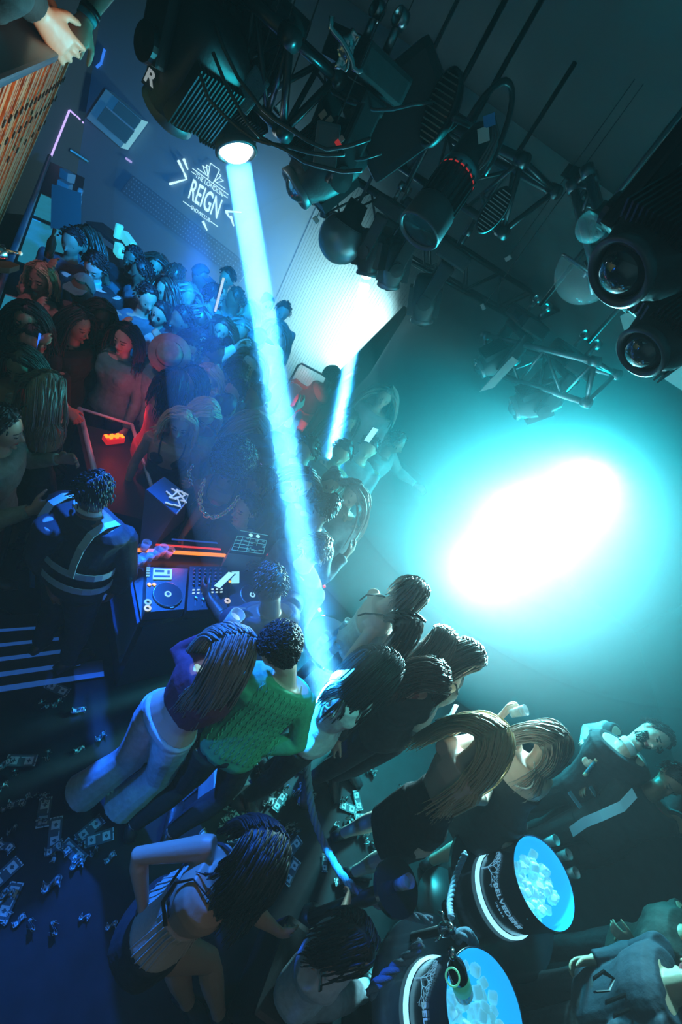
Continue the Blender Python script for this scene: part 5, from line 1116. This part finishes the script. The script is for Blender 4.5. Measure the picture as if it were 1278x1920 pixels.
# metal-edged platform with red lamps
zp = 1.0
pt = empty('raised_platform', (0, 0, 0)); tag(pt, 'dark raised platform edged by a pale metal handrail, left of the booth', 'platform')
PQ_ = [J(148, 770, zp), J(247, 797, zp), J(300, 960, zp), J(185, 930, zp)]
quad_slab('deck', [p-U_*.12 for p in PQ_], .86, M_blkp, pt)
M_rail = mat('blue_steel', (.55, .75, .8), .4, .2)
mb = MB(); MB().tube([J(149, 766, zp), J(247, 796, zp)], .012, 8).build('top_rail', M_rail, pt, smooth=True); MB().tube([J(149, 766, zp), J(181, 898, zp)], .02, 8).build('side_rail', M_rail, pt, smooth=True); MB().tube([J(247, 796, zp), J(284, 913, zp)], .015, 8).build('side_rail', M_rail, pt, smooth=True)
def red_lamp(x, y, sx, sy, lb, n, d=.93):
    c = J(x, y, d); o = empty('led_lamp', c); tag(o, lb, 'lamp'); R3 = Matrix.Rotation(-.35, 3, 'Z')
    MB().box((0, 0, 0), (sx, sy, .05), R3, .008).build('case', mat('red_case', (.25, .01, .01), .5, emit=(.5, .01, .01), es=1), o)
    for i in range(n): MB().box(R3 @ Vector((sx*.1*(-1 if i % 2 else 1), sy*(.40-.8*i/max(1, n-1)) if n > 1 else 0, .03)), (sx*.5, sy*.16, .01), R3, .003).build('diode', glow('diode_glow', (1, .22, .01), 2.2), o)
red_lamp(213, 823, .075, .15, 'bright red-orange LED lamp with a column of diodes on the dark platform', 6)
red_lamp(240, 727, .05, .05, 'small red LED lamp in the crowd beyond the platform', 1, 1.2)
lamp('red_lamp_light', J(218, 812, 1.06), (1, .05, .02), .5, .03); lamp('red_lamp_light', J(262, 760, 1.3), (1, .05, .08), 2.2, .05)
for i, (a, b) in enumerate((((605, 1155), (612, 1174)), ((598, 1141), (600, 1146)), ((607, 1097), (608, 1101)), ((602, 1117), (604, 1119)))):
    tag(MB().tube([J(*a, .9), J(*b, .9)], [.018, .012, .012, .01][i], 6).build('red_led', glow('red_led_glow', (1, .05, .12), 1.2)), ['longest red light dash right of the booth', 'second red dash above the longest', 'topmost red speck right of the beam crossing', 'third tiny red speck right of the booth'][i], 'light')
# ---------------------------------------------------------------- stairs, money, rope, buckets
M_nose = mat('stair_nosing', (.25, .45, .9), .5, emit=(.005, .05, .22), es=.7)  # blue light on the nosings put into their colour and a faint glow
for i, (a, b) in enumerate((((-40, 1303), (195, 1268)), ((-40, 1276), (150, 1249)), ((-40, 1248), (127, 1226)), ((-40, 1222), (109, 1205)), ((-40, 1194), (92, 1184)))):
    z = .02+.0*i; p, q = J(*a, z), J(*b, z); d = (q-p).normalized(); s_ = Vector((-d.y, d.x, 0)); zz = -.0
    st = empty('stair_step', p); tag(st, ['nearest', 'second', 'middle', 'fourth', 'farthest dim'][i]+' dark stair step with a pale blue-lit nosing at the left edge', 'step', 'stair steps at the left edge')
    k = [.036, .030, .026, .022, .018][i]; L = q-p
    v = [Vector((0, 0, .012*i+.004)), L+U_*(.012*i+.004), L+s_*k+U_*(.012*i+.004), s_*k+U_*(.012*i+.004)]
    quad_slab('nosing', v, .008, M_nose, st); quad_slab('tread', [s_*.0-U_*.006+U_*(.012*i+.003), L-U_*.006+U_*(.012*i+.003), L+s_*.13-U_*.006+U_*(.012*i+.003), s_*.13-U_*.006+U_*(.012*i+.003)], .012, M_blk, st)
tag(MB().tube([J(57, 1020, .05), J(61, 1100, .05)], .02, 4).build('edge_strip', mat('edge_blue', (.04, .12, .3), .5)), 'dim blue upright edge strip left of the guard', 'edge strip')
# money: one note mesh, printed with dark frame and centre
M_paper = mat('note_paper', (.42, .55, .55), .8, vary=.15, scale=60); M_ink = mat('note_ink', (.05, .09, .10), .8)
def note_mesh(seed, crump=0):
    rng = random.Random(seed); W, Hh = .156, .066; nx, ny = 26, 12; v = []; f = []; mi = []
    a, b = rng.uniform(-1, 1), rng.uniform(-1, 1); c = rng.uniform(2, 5)
    for j in range(ny+1):
        for i in range(nx+1):
            x, y = (i/nx-.5), (j/ny-.5); z = .010*(1+a*math.sin(x*c+b))*(abs(x)*1.2)+.004+crump*.02*(math.sin(x*9+a*5)*math.cos(y*7+b*4)+1)
            X = x*W*(1-.45*crump); Y = y*Hh*(1-.3*crump)+crump*.02*math.sin(x*6); v.append((X, Y, z))
    for j in range(ny):
        for i in range(nx):
            x, y = (i+.5)/nx-.5, (j+.5)/ny-.5; f.append((j*(nx+1)+i, j*(nx+1)+i+1, (j+1)*(nx+1)+i+1, (j+1)*(nx+1)+i))
            fr = max(abs(x)*2, abs(y)*2); ink = (.82 < fr < .93) and not (fr == 0)
            ink = (abs(abs(x)*W-.066) < .004 and abs(y) < .42) or (abs(abs(y)*Hh-.028) < .0035 and abs(x) < .44)
            ink = ink or (abs(x) < .10 and abs(y+.05) < .28) or (((abs(x)-.25)*W/.009)**2+(y*Hh/.009)**2 < 1)
            ink = ink or (abs(abs(x)-.25) > .12 and rng.random() < .30)
            mi.append(1 if ink else 0)
    me = bpy.data.meshes.new('banknote'); me.from_pydata(v, [], f); me.materials.append(M_paper); me.materials.append(M_ink); me.polygons.foreach_set('material_index', mi); me.polygons.foreach_set('use_smooth', [True]*len(f)); me.update(); return me
NM = [note_mesh(i) for i in range(4)]+[note_mesh(9+i, .6+.4*i) for i in range(3)]
LABN = {}
def note(x, y, a, lb, z=0.0, k=0, grp=None, s=1):
    o = bpy.data.objects.new('banknote', NM[k]); col.objects.link(o); p = J(x, y, z); o.location = (p.x, p.y, p.z+.003); o.rotation_euler = (0, 0, math.radians(a)); o.scale = (s, s, s); tag(o, lb, 'banknote', grp)
hero_notes = [(40, 1427, 32, 'banknote lying flat at the far left, below the steps'), (107, 1292, 12, 'banknote touching the nearest stair nosing'), (82, 1524, -50, 'upper note of the overlapping pair at lower left'), (103, 1562, -48, 'lower note of the overlapping pair at lower left'), (137, 1598, -5, 'flat banknote right of the overlapping pair'), (168, 1555, 75, 'upright banknote with faded print above the flat one'),
              (185, 1572, 45, 'dim banknote leaning toward the jeans hem'), (95, 1660, 30, 'bright crumpled note below the flat one'), (16, 1690, -70, 'dim banknote in the bottom left corner'), (8, 1640, 80, 'dim banknote above the corner one'), (350, 1484, 70, 'banknote standing bright between the jeans and the podium'), (518, 1491, -10, 'flat banknote right of the white podium'),
              (545, 1635, 85, 'banknote under the dark glossy hair'), (555, 1440, 20, 'banknote at the rope end, upper right of the podium'), (500, 1467, 80, 'banknote leaning in a heap right of the podium'), (455, 1520, 15, 'banknote on the heap below the podium'), (430, 1475, 80, 'banknote on the podium side'), (470, 1532, -5, 'banknote at the right of the heap below the podium'),
              (322, 1502, 40, 'torn pale note left of the heap'), (548, 1590, 70, 'banknote beside the hair, below the rope'), (390, 1490, 85, 'half-hidden note beside the podium'), (565, 1490, -70, 'blue note left of the rope')]
for i, (x, y, a, lb) in enumerate(hero_notes): note(x, y, a, lb, k=i % 4 if i not in (7, 18) else 4+i % 3)
rng = random.Random(12)
for i in range(120):
    if i < 34: x, y = rng.uniform(0, 210), rng.uniform(1310, 1760)
    elif i < 90: x, y = rng.gauss(480, 60), rng.gauss(1500, 55)
    else: x, y = rng.uniform(590, 760), rng.uniform(1390, 1700)
    g = 'scattered notes on the dark floor at the left' if i < 34 else 'crumpled notes in the heap around the podium' if i < 90 else 'notes on the blue-lit floor beyond the rope'
    lb = 'small crumpled scrap of banknote on the dark floor at the left' if i < 34 else 'crumpled banknote in the heap around the white podium' if i < 90 else 'dim banknote scrap on the blue-lit floor right of the rope'
    note(x, y, rng.uniform(0, 180), lb, k=4+i % 3 if i < 34 or i % 3 else i % 4, grp=g, z=.002*(i % 5), s=rng.uniform(.45, .8) if i < 34 else rng.uniform(.6, 1))
# white podium box with notes
pd = empty('podium', J(420, 1490, 0)); tag(pd, 'low white podium with worn pale sides between the couple and the heap of money', 'podium'); inv3 = Matrix.Translation(-pd.location)
pq = [J(402, 1425, .35), J(430, 1418, .35), J(470, 1470, .35), J(400, 1490, .35)]
o = quad_slab('top', pq, .33, mat('white_laminate', (.5, .56, .56), .5, vary=.2, scale=5), pd); o.matrix_parent_inverse = inv3
# rope: three strands twisted
M_rope = mat('rope_fibre', (.16, .24, .34), .8, bump=.5, scale=200)
def rope(pts, r, label, tight=7):
    P = []; 
    pts = [Vector(p) for p in pts]; n = len(pts)
    for i in range(n-1):
        p0, p1, p2, p3 = pts[max(i-1, 0)], pts[i], pts[i+1], pts[min(i+2, n-1)]
        for k in range(12):
            t = k/12; P.append(.5*((2*p1)+(p2-p0)*t+(2*p0-5*p1+4*p2-p3)*t*t+(3*p1-p0-3*p2+p3)*t**3))
    P.append(pts[-1]); root = empty('barrier_rope', P[0]); tag(root, label, 'rope'); iv = Matrix.Translation(-P[0])
    D = [0]; Q = []
    for i in range(len(P)-1): D.append(D[-1]+(P[i+1]-P[i]).length)
    step = r*.55; m = int(D[-1]/step); j = 0; nrm = None
    fr = []
    for i in range(m+1):
        t = i*step
        while j < len(P)-2 and D[j+1] < t: j += 1
        c = lerp(P[j], P[j+1], (t-D[j])/max(1e-6, D[j+1]-D[j])); tg = (P[j+1]-P[j]).normalized(); nrm = tg.orthogonal() if nrm is None else nrm; nrm = (nrm-tg*nrm.dot(tg)).normalized(); fr.append((c, nrm, tg.cross(nrm), t))
    for s_ in range(3):
        o = MB().tube([c+a*(math.cos(t/r*.9+s_*2.094)*r*.55)+b*(math.sin(t/r*.9+s_*2.094)*r*.55) for c, a, b, t in fr], r*.58, 6).build('strand', M_rope, root, smooth=True); o.matrix_parent_inverse = iv
    return root
zpst = .95
rope([J(574, 1398, .90), J(578, 1465, .72), J(592, 1545, .62), (J(640, 1640, .60)), J(700, 1690, .70), J(760, 1714, .84), J(812, 1728, .93)], .022, 'long blue-grey twisted rope sagging from the couple down to the post')
rope([J(790, 1768, .92), J(765, 1795, .86), J(735, 1820, .80), J(708, 1845, .74), J(690, 1868, .72)], .026, 'short bright blue twisted rope running down left from the post')
rope([J(872, 1600, .88), J(855, 1640, .72), J(843, 1690, .78), J(846, 1722, .92)], .018, 'dim twisted rope hanging up from the post toward the bucket')
rope([J(855, 1758, .93), J(875, 1752, .90), J(888, 1775, .80), J(880, 1800, .7)], .03, 'thick frayed loop of rope over the second bucket')
def post(p, label):
    o = empty('rope_post', (p.x, p.y, 0)); tag(o, label, 'rope post')
    MB().lathe([(.001, 0), (.16, 0), (.16, .015), (.05, .03), (.001, .03)], n=32).build('base', M_blk, o, smooth=True); MB().tube([(0, 0, .02), (0, 0, .90)], .022, 16).build('pole', M_blk, o, smooth=True)
    MB().lathe([(.022, .86), (.034, .87), (.034, .91), (.022, .92), (.03, .95), (.001, .965)], n=24).build('finial', M_chrome, o, smooth=True)
    for a in (0, 2.1, 4.2): MB().tube([(.03*math.cos(a), .03*math.sin(a), .89), (.065*math.cos(a), .065*math.sin(a), .90), (.075*math.cos(a), .075*math.sin(a), .87)], .008, 8).build('hook', M_chrome, o, smooth=True)
post(J(842, 1740, .93), 'black rope post with chrome top where the ropes meet, bottom right of centre')
post(J(572, 1392, .93), 'black rope post hidden behind the green sweater elbow')
# lit ice buckets
M_buck = mat('bucket_navy', (.004, .012, .03), .18, spec=.7); M_ring = glow('ring_light', (.25, .75, 1), 1.7); M_inner = mat('bucket_liner', (.02, .35, .7), .3, emit=(.01, .42, .85), es=.75)
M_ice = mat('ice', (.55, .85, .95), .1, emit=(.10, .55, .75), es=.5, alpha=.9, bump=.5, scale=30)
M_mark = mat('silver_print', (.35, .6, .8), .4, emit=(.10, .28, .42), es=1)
def bucket(c, label, face_to, R=.235, h=.36, arc=None):
    root = empty('ice_bucket', c); tag(root, label, 'ice bucket')
    MB().lathe([(.001, .02), (R*.90, .02), (R*.92, .04), (R*1.0, h), (R*1.015, h+.008), (R*.985, h+.008)], n=56).build('shell', M_buck, root, smooth=True)
    MB().lathe([(R*.985, h+.006), (R*.97, h-.01), (R*.93, h*.45), (.001, h*.42)], n=56).build('lit_liner', M_inner, root, smooth=True)
    MB().lathe([(R*.93, 0), (R*.99, .002), (R*1.0, .022), (R*.93, .03)], n=56).build('light_ring', M_ring, root, smooth=True)
    # wrapped lettering and a bare tree emblem
    fa = math.atan2(face_to.y, face_to.x)
    def wrapm(o):
        for v in o.data.vertices:
            a = fa+v.co.x/R; rr = R*(.92+.08*(v.co.y/h))+.003+v.co.z; v.co = Vector((rr*math.cos(a), rr*math.sin(a), v.co.y))
        o.data.update(); o.parent = root
    t1 = textmesh('lettering', 'BELVEDERE', .050, M_mark, None, None, bold=.0015, spacing=1.05, extrude=.001)
    t2 = textmesh('small_lettering', 'VODKA', .018, M_mark, None, None, spacing=1.6, extrude=.001)
    for t_, x, y in ((t1, .075, h*.50), (t2, .075, h*.36)):
        for v in t_.data.vertices: v.co.x += x; v.co.y += y
        wrapm(t_)
    rg = random.Random(2); mb = MB()
    def br(x, y, a, L, w_, d):
        x2, y2 = x+L*math.cos(a), y+L*math.sin(a)
        if y2 > h-.01: return
        mb.prism([(x-w_*math.sin(a), y+w_*math.cos(a)), (x+w_*math.sin(a), y-w_*math.cos(a)), (x2+w_*.6*math.sin(a), y2-w_*.6*math.cos(a)), (x2-w_*.6*math.sin(a), y2+w_*.6*math.cos(a))], .001)
        if d: 
            for da in (-.5-rg.random()*.3, rg.uniform(-.1, .1), .45+rg.random()*.3): br(x2, y2, a+da, L*.72, w_*.6, d-1)
    br(-.165, .05, 1.45, .070, .006, 4); o = mb.build('tree_emblem', M_mark); wrapm(o)
    return root
bc = J(1018, 1652, 1.0); bc.z = .64
toc = (Vector((0, 0, 0))-Vector((bc.x, bc.y, 0))).normalized(); tl = Vector((toc.x*.96-toc.y*-.25, toc.y*.96+toc.x*-.25, 0))
bucket(bc, 'round navy ice bucket glowing blue inside, whole silver lettering visible, upper of two', toc)
def table(p, R, z, label, n='side_table'):
    o = empty(n, (p.x, p.y, 0)); tag(o, label, 'table'); MB().lathe([(.001, z-.03), (R, z-.03), (R, z), (.001, z)], n=40).build('table_top', mat('gloss_black', (.01, .014, .02), .15, spec=.7), o); MB().tube([(0, 0, .02), (0, 0, z-.03)], .04, 12).build('leg', M_blk, o, smooth=True); MB().lathe([(.001, 0), (R*.6, 0), (R*.6, .02), (.05, .04)], n=32).build('base', M_blk, o, smooth=True)
table(bc, .42, .635, 'round gloss black table under the upper ice bucket')
ice = None; rg = random.Random(6)
def ice_in(c, R, z, n, grp, lb):
    global ice
    for i in range(n):
        if ice is None:
            ice = remesh(MB().box((0, 0, 0), (.045, .04, .036)), 'ice_cube', .006, M_ice, it=4, disp=.0015, dscale=30); o = ice
        else: o = bpy.data.objects.new('ice_cube', ice.data); col.objects.link(o)
        a, r_ = rg.uniform(0, 6.28), R*math.sqrt(rg.random())*.86
        o.location = (c.x+r_*math.cos(a), c.y+r_*math.sin(a), z+rg.uniform(-.01, .035)-(r_/R)*.01); o.rotation_euler = (rg.uniform(0, 3), rg.uniform(0, 3), rg.uniform(0, 3)); o.scale = (rg.uniform(.9, 1.4),)*3; tag(o, lb, 'ice cube', grp)
ice_in(bc+Vector((-.03, -.02, 0)), .20, bc.z+.28, 80, 'ice cubes in the upper bucket', 'wet glowing ice cube in the upper round bucket')
# second bucket, cut by the bottom edge, with a bottle
b2 = J(905, 1900, .95); b2.z = .60
bucket(b2, 'navy ice bucket with a dark bottle leaning in it, cut by the bottom edge', (Vector((0, 0, 0))-Vector((b2.x, b2.y, 0))).normalized())
table(b2, .42, .595, 'round gloss black table under the lower ice bucket, cut by the bottom edge')
ice_in(b2, .20, b2.z+.28, 50, 'ice cubes in the lower bucket', 'glowing ice cube in the lower bucket at the bottom edge')
def bottle(p, d, label, seal=(.1, .55, .4), s=1):
    o = empty('bottle', M=frame(p, d)); tag(o, label, 'bottle')
    MB().lathe([(.001, .0), (.040, 0), (.0445, .01), (.0445, .17), (.040, .20), (.018, .245), (.0155, .30), (.001, .30)], n=28).build('glass_body', mat('black_bottle', (.006, .01, .012), .08, spec=1), o, smooth=True)
    MB().lathe([(.045, .05), (.0455, .05), (.0455, .13), (.045, .13)], n=28).build('label', mat('green_label', (.05, .35, .25), .5, emit=(.01, .12, .08), es=1), o, smooth=True)
    MB().lathe([(.0162, .24), (.0175, .27), (.0175, .30), (.001, .304)], n=20).build('foil', M_chrome, o, smooth=True); return o
bottle(J(870, 1865, 1.0), (-.55, .10, .45), 'dark bottle with round green label leaning out of the lower ice bucket')
o = MB().lathe([(.026, 0), (.034, 0), (.034, .004), (.026, .004), (.026, 0)], n=28, M=frame(J(848, 1832, 1.18), Vector((0, 0, CAMH))-J(848, 1832, 1.18))).build('label_ring', mat('ring_green', (.2, .7, .4), .5, emit=(.05, .35, .2), es=1), smooth=True); tag(o, 'pale green round seal on the leaning bottle end', 'label')
for i, (x, y, z, lb) in enumerate(((1022, 1582, .90, 'empty glass behind the upper bucket, highest of three'), (1045, 1608, .90, 'empty glass behind the upper bucket, middle of three'), (1058, 1642, .90, 'empty glass behind the upper bucket, lowest of three'), (942, 1905, .86, 'empty glass right of the lower bucket'))):
    hold(glass_parts(.11, .036, (.02, .06, .09)), 'tumbler', J(x, y, .66) if i < 3 else J(x, y, .62), (0, 0, 1), lb, 'glass')
for i, (x, y, lb) in enumerate(((745, 1660, 'glinting champagne glass on the dark floor left of the bucket'), (640, 1180, 'clear glass on the ledge under the pale dress, leftmost'), (600, 1205, 'glass beside the curly head, catching cyan light'), (622, 1222, 'bright glass between the curly head and the pale dress'), (330, 862, 'sparkling glass cluster beside the tank top woman'), (352, 868, 'second sparkling glass beside the tank top woman'))):
    hold(glass_parts(.11, .034, (.3, .6, .7)), 'tumbler', J(x, y, 1.0), (0, 0, 1), lb, 'glass')
# low table carrying those glasses
for (x, y, R, lb) in ((622, 1205, .22, 'small dark table with glasses right of the curly head'), (340, 868, .16, 'small dark table with sparkling glasses left of the afro'), (745, 1662, .13, 'small dark stand holding one champagne glass')):
    table(J(x, y, 1.0), R, .998, lb)
# lit notes / cards near rope
for i, (x, y, a, lb) in enumerate(((640, 1355, 40, 'pale card edge by the white sleeve'), (992, 1488, -20, 'small cream card below the pearl strap'), (735, 1345, -50, 'thin white straw or strap near the lapels'))):
    o = MB().box((0, 0, 0), (.09, .035, .004)).build('card', M_paper); p = J(x, y, 1.1 if i == 0 else .95 if i == 1 else 1.2); o.location = p; o.rotation_euler = (0, .2, math.radians(a)); tag(o, lb, 'card')
# ---------------------------------------------------------------- timber balcony front, rail and lit bar below
def slatmat():
    m = bpy.data.materials.new('oiled_timber'); m.use_nodes = True; nt = m.node_tree; b = nt.nodes['Principled BSDF']; b.inputs['Roughness'].default_value = .42
    tc = nt.nodes.new('ShaderNodeTexCoord'); mp = nt.nodes.new('ShaderNodeMapping'); mp.inputs['Scale'].default_value = (90, 90, 3); n = nt.nodes.new('ShaderNodeTexNoise'); n.inputs['Scale'].default_value = 1; n.inputs['Detail'].default_value = 6
    r = nt.nodes.new('ShaderNodeValToRGB'); r.color_ramp.elements[0].color = (.13, .036, .010, 1); r.color_ramp.elements[1].color = (.50, .19, .065, 1); r.color_ramp.elements[0].position = .3; r.color_ramp.elements[1].position = .75
    nt.links.new(tc.outputs['Object'], mp.inputs[0]); nt.links.new(mp.outputs[0], n.inputs['Vector']); nt.links.new(n.outputs['Fac'], r.inputs[0]); nt.links.new(r.outputs[0], b.inputs['Base Color']); return m
M_tim = slatmat()
T1 = dist(147, 77, 3.1); T0 = dist(-70, 152, 1.25); Bf = at(-14, 452, 2.0); dn_ = Bf-T1; along = (T1-T0); LA = along.length; al = along.normalized()
up2 = (-dn_).normalized(); nr = al.cross(up2).normalized(); 
if nr.dot(Vector((0, 0, CAMH))-T1) < 0: nr = -nr
hp = dn_.length
bal = empty('balcony_front', T1); tag(bal, 'warm orange timber slatted balcony front with star-shaped cutouts, top left', 'balcony front'); bi = Matrix.Translation(-T1)
def addb(o): o.parent = bal; o.matrix_parent_inverse = bi; return o
R3b = Matrix((al, nr, up2)).transposed()
addb(MB().box(T0+al*LA/2-up2*hp/2-nr*.035, (LA, .02, hp), R3b).build('backing_board', mat('timber_back', (.10, .04, .015), .7)))
mb = MB(); rng = random.Random(8); x = 0
while x < LA-.01:
    wd_ = rng.choice((.022, .03, .045, .018)); mb.box(T0+al*(x+wd_/2)-up2*hp/2-nr*(.012+rng.uniform(0, .008)), (wd_-.004, rng.uniform(.018, .03), hp), R3b); x += wd_
o = addb(mb.build('slats', M_tim))
mb = MB()
M_cut = mat('cutout_dark', (.004, .003, .003), .9)
def hole(u, v, r):
    c = T0+al*u-up2*v+nr*.012; k = 5; pts = []
    for i in range(10): a = PI*2*i/10; q = r*(1 if i % 2 else .62); pts.append((math.cos(a)*q, math.sin(a)*q*1.2))
    addb(MB().prism(pts, .004, Matrix.Translation(c) @ Matrix((al, up2, nr)).transposed().to_4x4()).build('cutout', M_cut))
for row, (v, st) in enumerate(((.17, .085), (.27, .11), (.40, .17))):
    u = .03*row
    while u < LA-.05: hole(u, v, .013); u += st
addb(MB().box(T0+al*LA/2+up2*.012-nr*.08, (LA+.02, .22, .025), R3b, .008).build('top_rail', mat('dark_rail', (.02, .018, .025), .35)))
# balcony floor behind
o = MB().box(T0+al*LA/2-up2*(hp+.0)-nr*.9, (LA+1.0, 1.7, .08), R3b).build('balcony_deck', M_blk); tag(o, kind='structure')
# two people leaning on the rail: only forearms and hands enter the frame
f1 = math.degrees(math.atan2(nr.x, nr.y))
w19 = person('person in black on the timber balcony, relaxed open hand over the rail', T0+al*.85-nr*.42+Vector((0, 0, .50)), face=f1, detail=True, male=True, skin='tan', hair='short', top=(.012, .012, .014), bottom=T_BLK, vox=.006,
             sh=(None, None), arms=((dist(20, -60, 1.75), dist(-30, 5, 1.80)), (dist(20, -45, 2.05), dist(72, 22, 2.10))), curl=(.3, .28), palm=(None, -ray(100, 50)), H=1.75)
hp20 = T1-al*.45-nr*.38+Vector((0, 0, .05)); ft = [hp20+al*(.1*q)-up2*.95 for q in (-1, 1)]
w20 = person('person with bare forearm, dark watch and bracelet, fist over the far balcony end', hp20+Vector((.12, .10, .70)), hip=hp20, face=f1, detail=True, male=True, skin='tan', hair='short', top=(.012, .012, .014), bottom=T_BLK, sleeves='short', vox=.006,
             arms=(('down'), (dist(205, -45, 2.95), dist(160, 38, 2.88))), curl=(.5, 1.25), palm=(None, -ray(155, 70)), H=1.75, legs=((hp20-up2*.5, ft[0]), (hp20-up2*.5, ft[1])))
ww = w20['A'][1]; dd_ = (ww[2]-ww[1]).normalized()
for nm, t, rr, m in (('watch_strap', .80, .036, M_blk), ('bracelet', .93, .034, mat('teal_beads', (.05, .35, .4), .4))):
    c_ = lerp(ww[1], ww[2], t); MB().lathe([(rr-.003, -.010), (rr+.002, -.010), (rr+.002, .010), (rr-.003, .010)], n=20, M=frame(c_, dd_)).build(nm, m, w20['root'], smooth=True)
# lit bar counter under the balcony
RB0, RB1 = at(92, 302, 1.15), at(-30, 628, 1.15); bd = (RB1-RB0); BL = bd.length; bu = bd.normalized(); bs = Vector((-bu.y, bu.x, 0)); bs = bs if bs.dot(Vector((0, 0, 0))-RB0) > 0 or True else bs
if (at(150, 500, 1.15)-RB0).dot(bs) < 0: bs = -bs
bar_ = empty('bar_counter', RB0); tag(bar_, 'long bar counter with blue backlit top panels and steel rail, left edge under the balcony', 'bar counter'); bbi = Matrix.Translation(-RB0)
def addr(o): o.parent = bar_; o.matrix_parent_inverse = bbi; return o
R3r = Matrix((bu, bs, U_)).transposed()
addr(MB().tube([RB0+U_*.06, RB1+U_*.06], .028, 12).build('hand_rail', mat('rail_steel', (.35, .36, .42), .35, .7), smooth=True))
addr(MB().box(RB0+bd/2+bs*.22-U_*.03, (BL, .46, .06), R3r).build('counter_top', M_blk)); addr(MB().box(RB0+bd/2+bs*.20-U_*.58, (BL, .36, 1.04), R3r).build('cabinet', M_blkp))
M_bp = mat('backlit_panel', (.03, .16, .22), .3, emit=(.01, .16, .25), es=1.0, vary=.5, scale=9)
for i, (t0, t1, m) in enumerate(((.30, .45, 0), (.48, .71, 0), (.86, .99, 0))):
    addr(MB().box(RB0+bd*((t0+t1)/2)+bs*.23+U_*.004, (BL*(t1-t0), .38, .012), R3r).build('backlit_panel', M_bp)); addr(MB().box(RB0+bd*t0+bs*.23+U_*.012, (.012, .38, .008), R3r).build('panel_edge', M_white))
rg = random.Random(9)
for i in range(30):
    t = .16+.82*i/29
    if .72 < t < .76: continue
    p = RB0+bd*t+bs*(.43+rg.uniform(-.008, .008)); hold(glass_parts(.05+rg.uniform(0, .03), .032, (.5, .7, .75)), 'tumbler', p+U_*.0, (0, 0, 1), 'short clear glass standing in the row along the outer edge of the lit bar', 'glass', 'glasses along the edge of the lit bar')
for i, t in enumerate((.10, .20, .26)):
    p = RB0+bd*t+bs*.25; o = MB().box((0, 0, .06), (.14, .14, .12), bev=.02).build('napkin_box', mat('pale_box', (.2, .3, .32), .5)); o.location = p; o.rotation_euler = (0, 0, .4*i); tag(o, ['pale square box at the far end of the bar', 'pale angular box second along the bar', 'pale box third along the bar, before the first blue panel'][i], 'box')
# red can and silver bar spout near the left edge
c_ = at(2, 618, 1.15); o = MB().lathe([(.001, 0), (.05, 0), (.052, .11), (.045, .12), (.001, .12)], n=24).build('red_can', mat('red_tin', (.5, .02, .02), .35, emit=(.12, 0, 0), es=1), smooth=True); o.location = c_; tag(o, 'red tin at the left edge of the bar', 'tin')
a_ = dist(-25, 470, 2.2); b_ = dist(12, 472, 2.2); c2 = dist(38, 475, 2.2); o = empty('chrome_arm', a_); tag(o, 'chrome spout-tipped arm reaching in from the left edge over the bar', 'arm'); iv_ = Matrix.Translation(-a_)
for nm, mb, m in (('sleeve', MB().tube([a_, b_], [.028, .022], 12), M_chrome), ('rod', MB().tube([b_, c2], [.008, .004], 8), M_chrome), ('tip', (lambda q: (ell(q, c2, (.007,)*3, n=6), q)[1])(MB()), M_white)):
    k_ = mb.build(nm, m, o, smooth=True); k_.matrix_parent_inverse = iv_
# dark leaf-shaped blade below the arm
pq_ = [dist(-20, 488, 2.2), dist(20, 490, 2.2), dist(37, 497, 2.2), dist(18, 503, 2.2), dist(-20, 500, 2.2)]
o = mesh('pointed_ornament', pq_+[p-U_*.02 for p in pq_], [(0, 1, 2, 3, 4), (9, 8, 7, 6, 5)]+[(i, (i+1) % 5, 5+(i+1) % 5, 5+i) for i in range(5)], mat('dark_leather', (.04, .025, .02), .3)); tag(o, 'dark pointed blade shape under the chrome arm at the left edge', 'ornament')
# bright bottles display behind the crowd
bs_ = empty('back_bar_shelf', at(240, 462, 1.3)); tag(bs_, 'small dark shelf of bright cyan items deep in the crowd under the dotted wall', 'shelf')
MB().box((0, 0, -.02), (1.0, .25, .04)).build('board', M_blk, bs_)
for i, (x, y, w_, h_, lb) in enumerate(((241, 452, .30, .10, 'largest bright cyan box on the small shelf'), (224, 470, .14, .12, 'bright cyan box lower on the small shelf'), (222, 434, .05, .16, 'thin bright cyan bottle above the small shelf'))):
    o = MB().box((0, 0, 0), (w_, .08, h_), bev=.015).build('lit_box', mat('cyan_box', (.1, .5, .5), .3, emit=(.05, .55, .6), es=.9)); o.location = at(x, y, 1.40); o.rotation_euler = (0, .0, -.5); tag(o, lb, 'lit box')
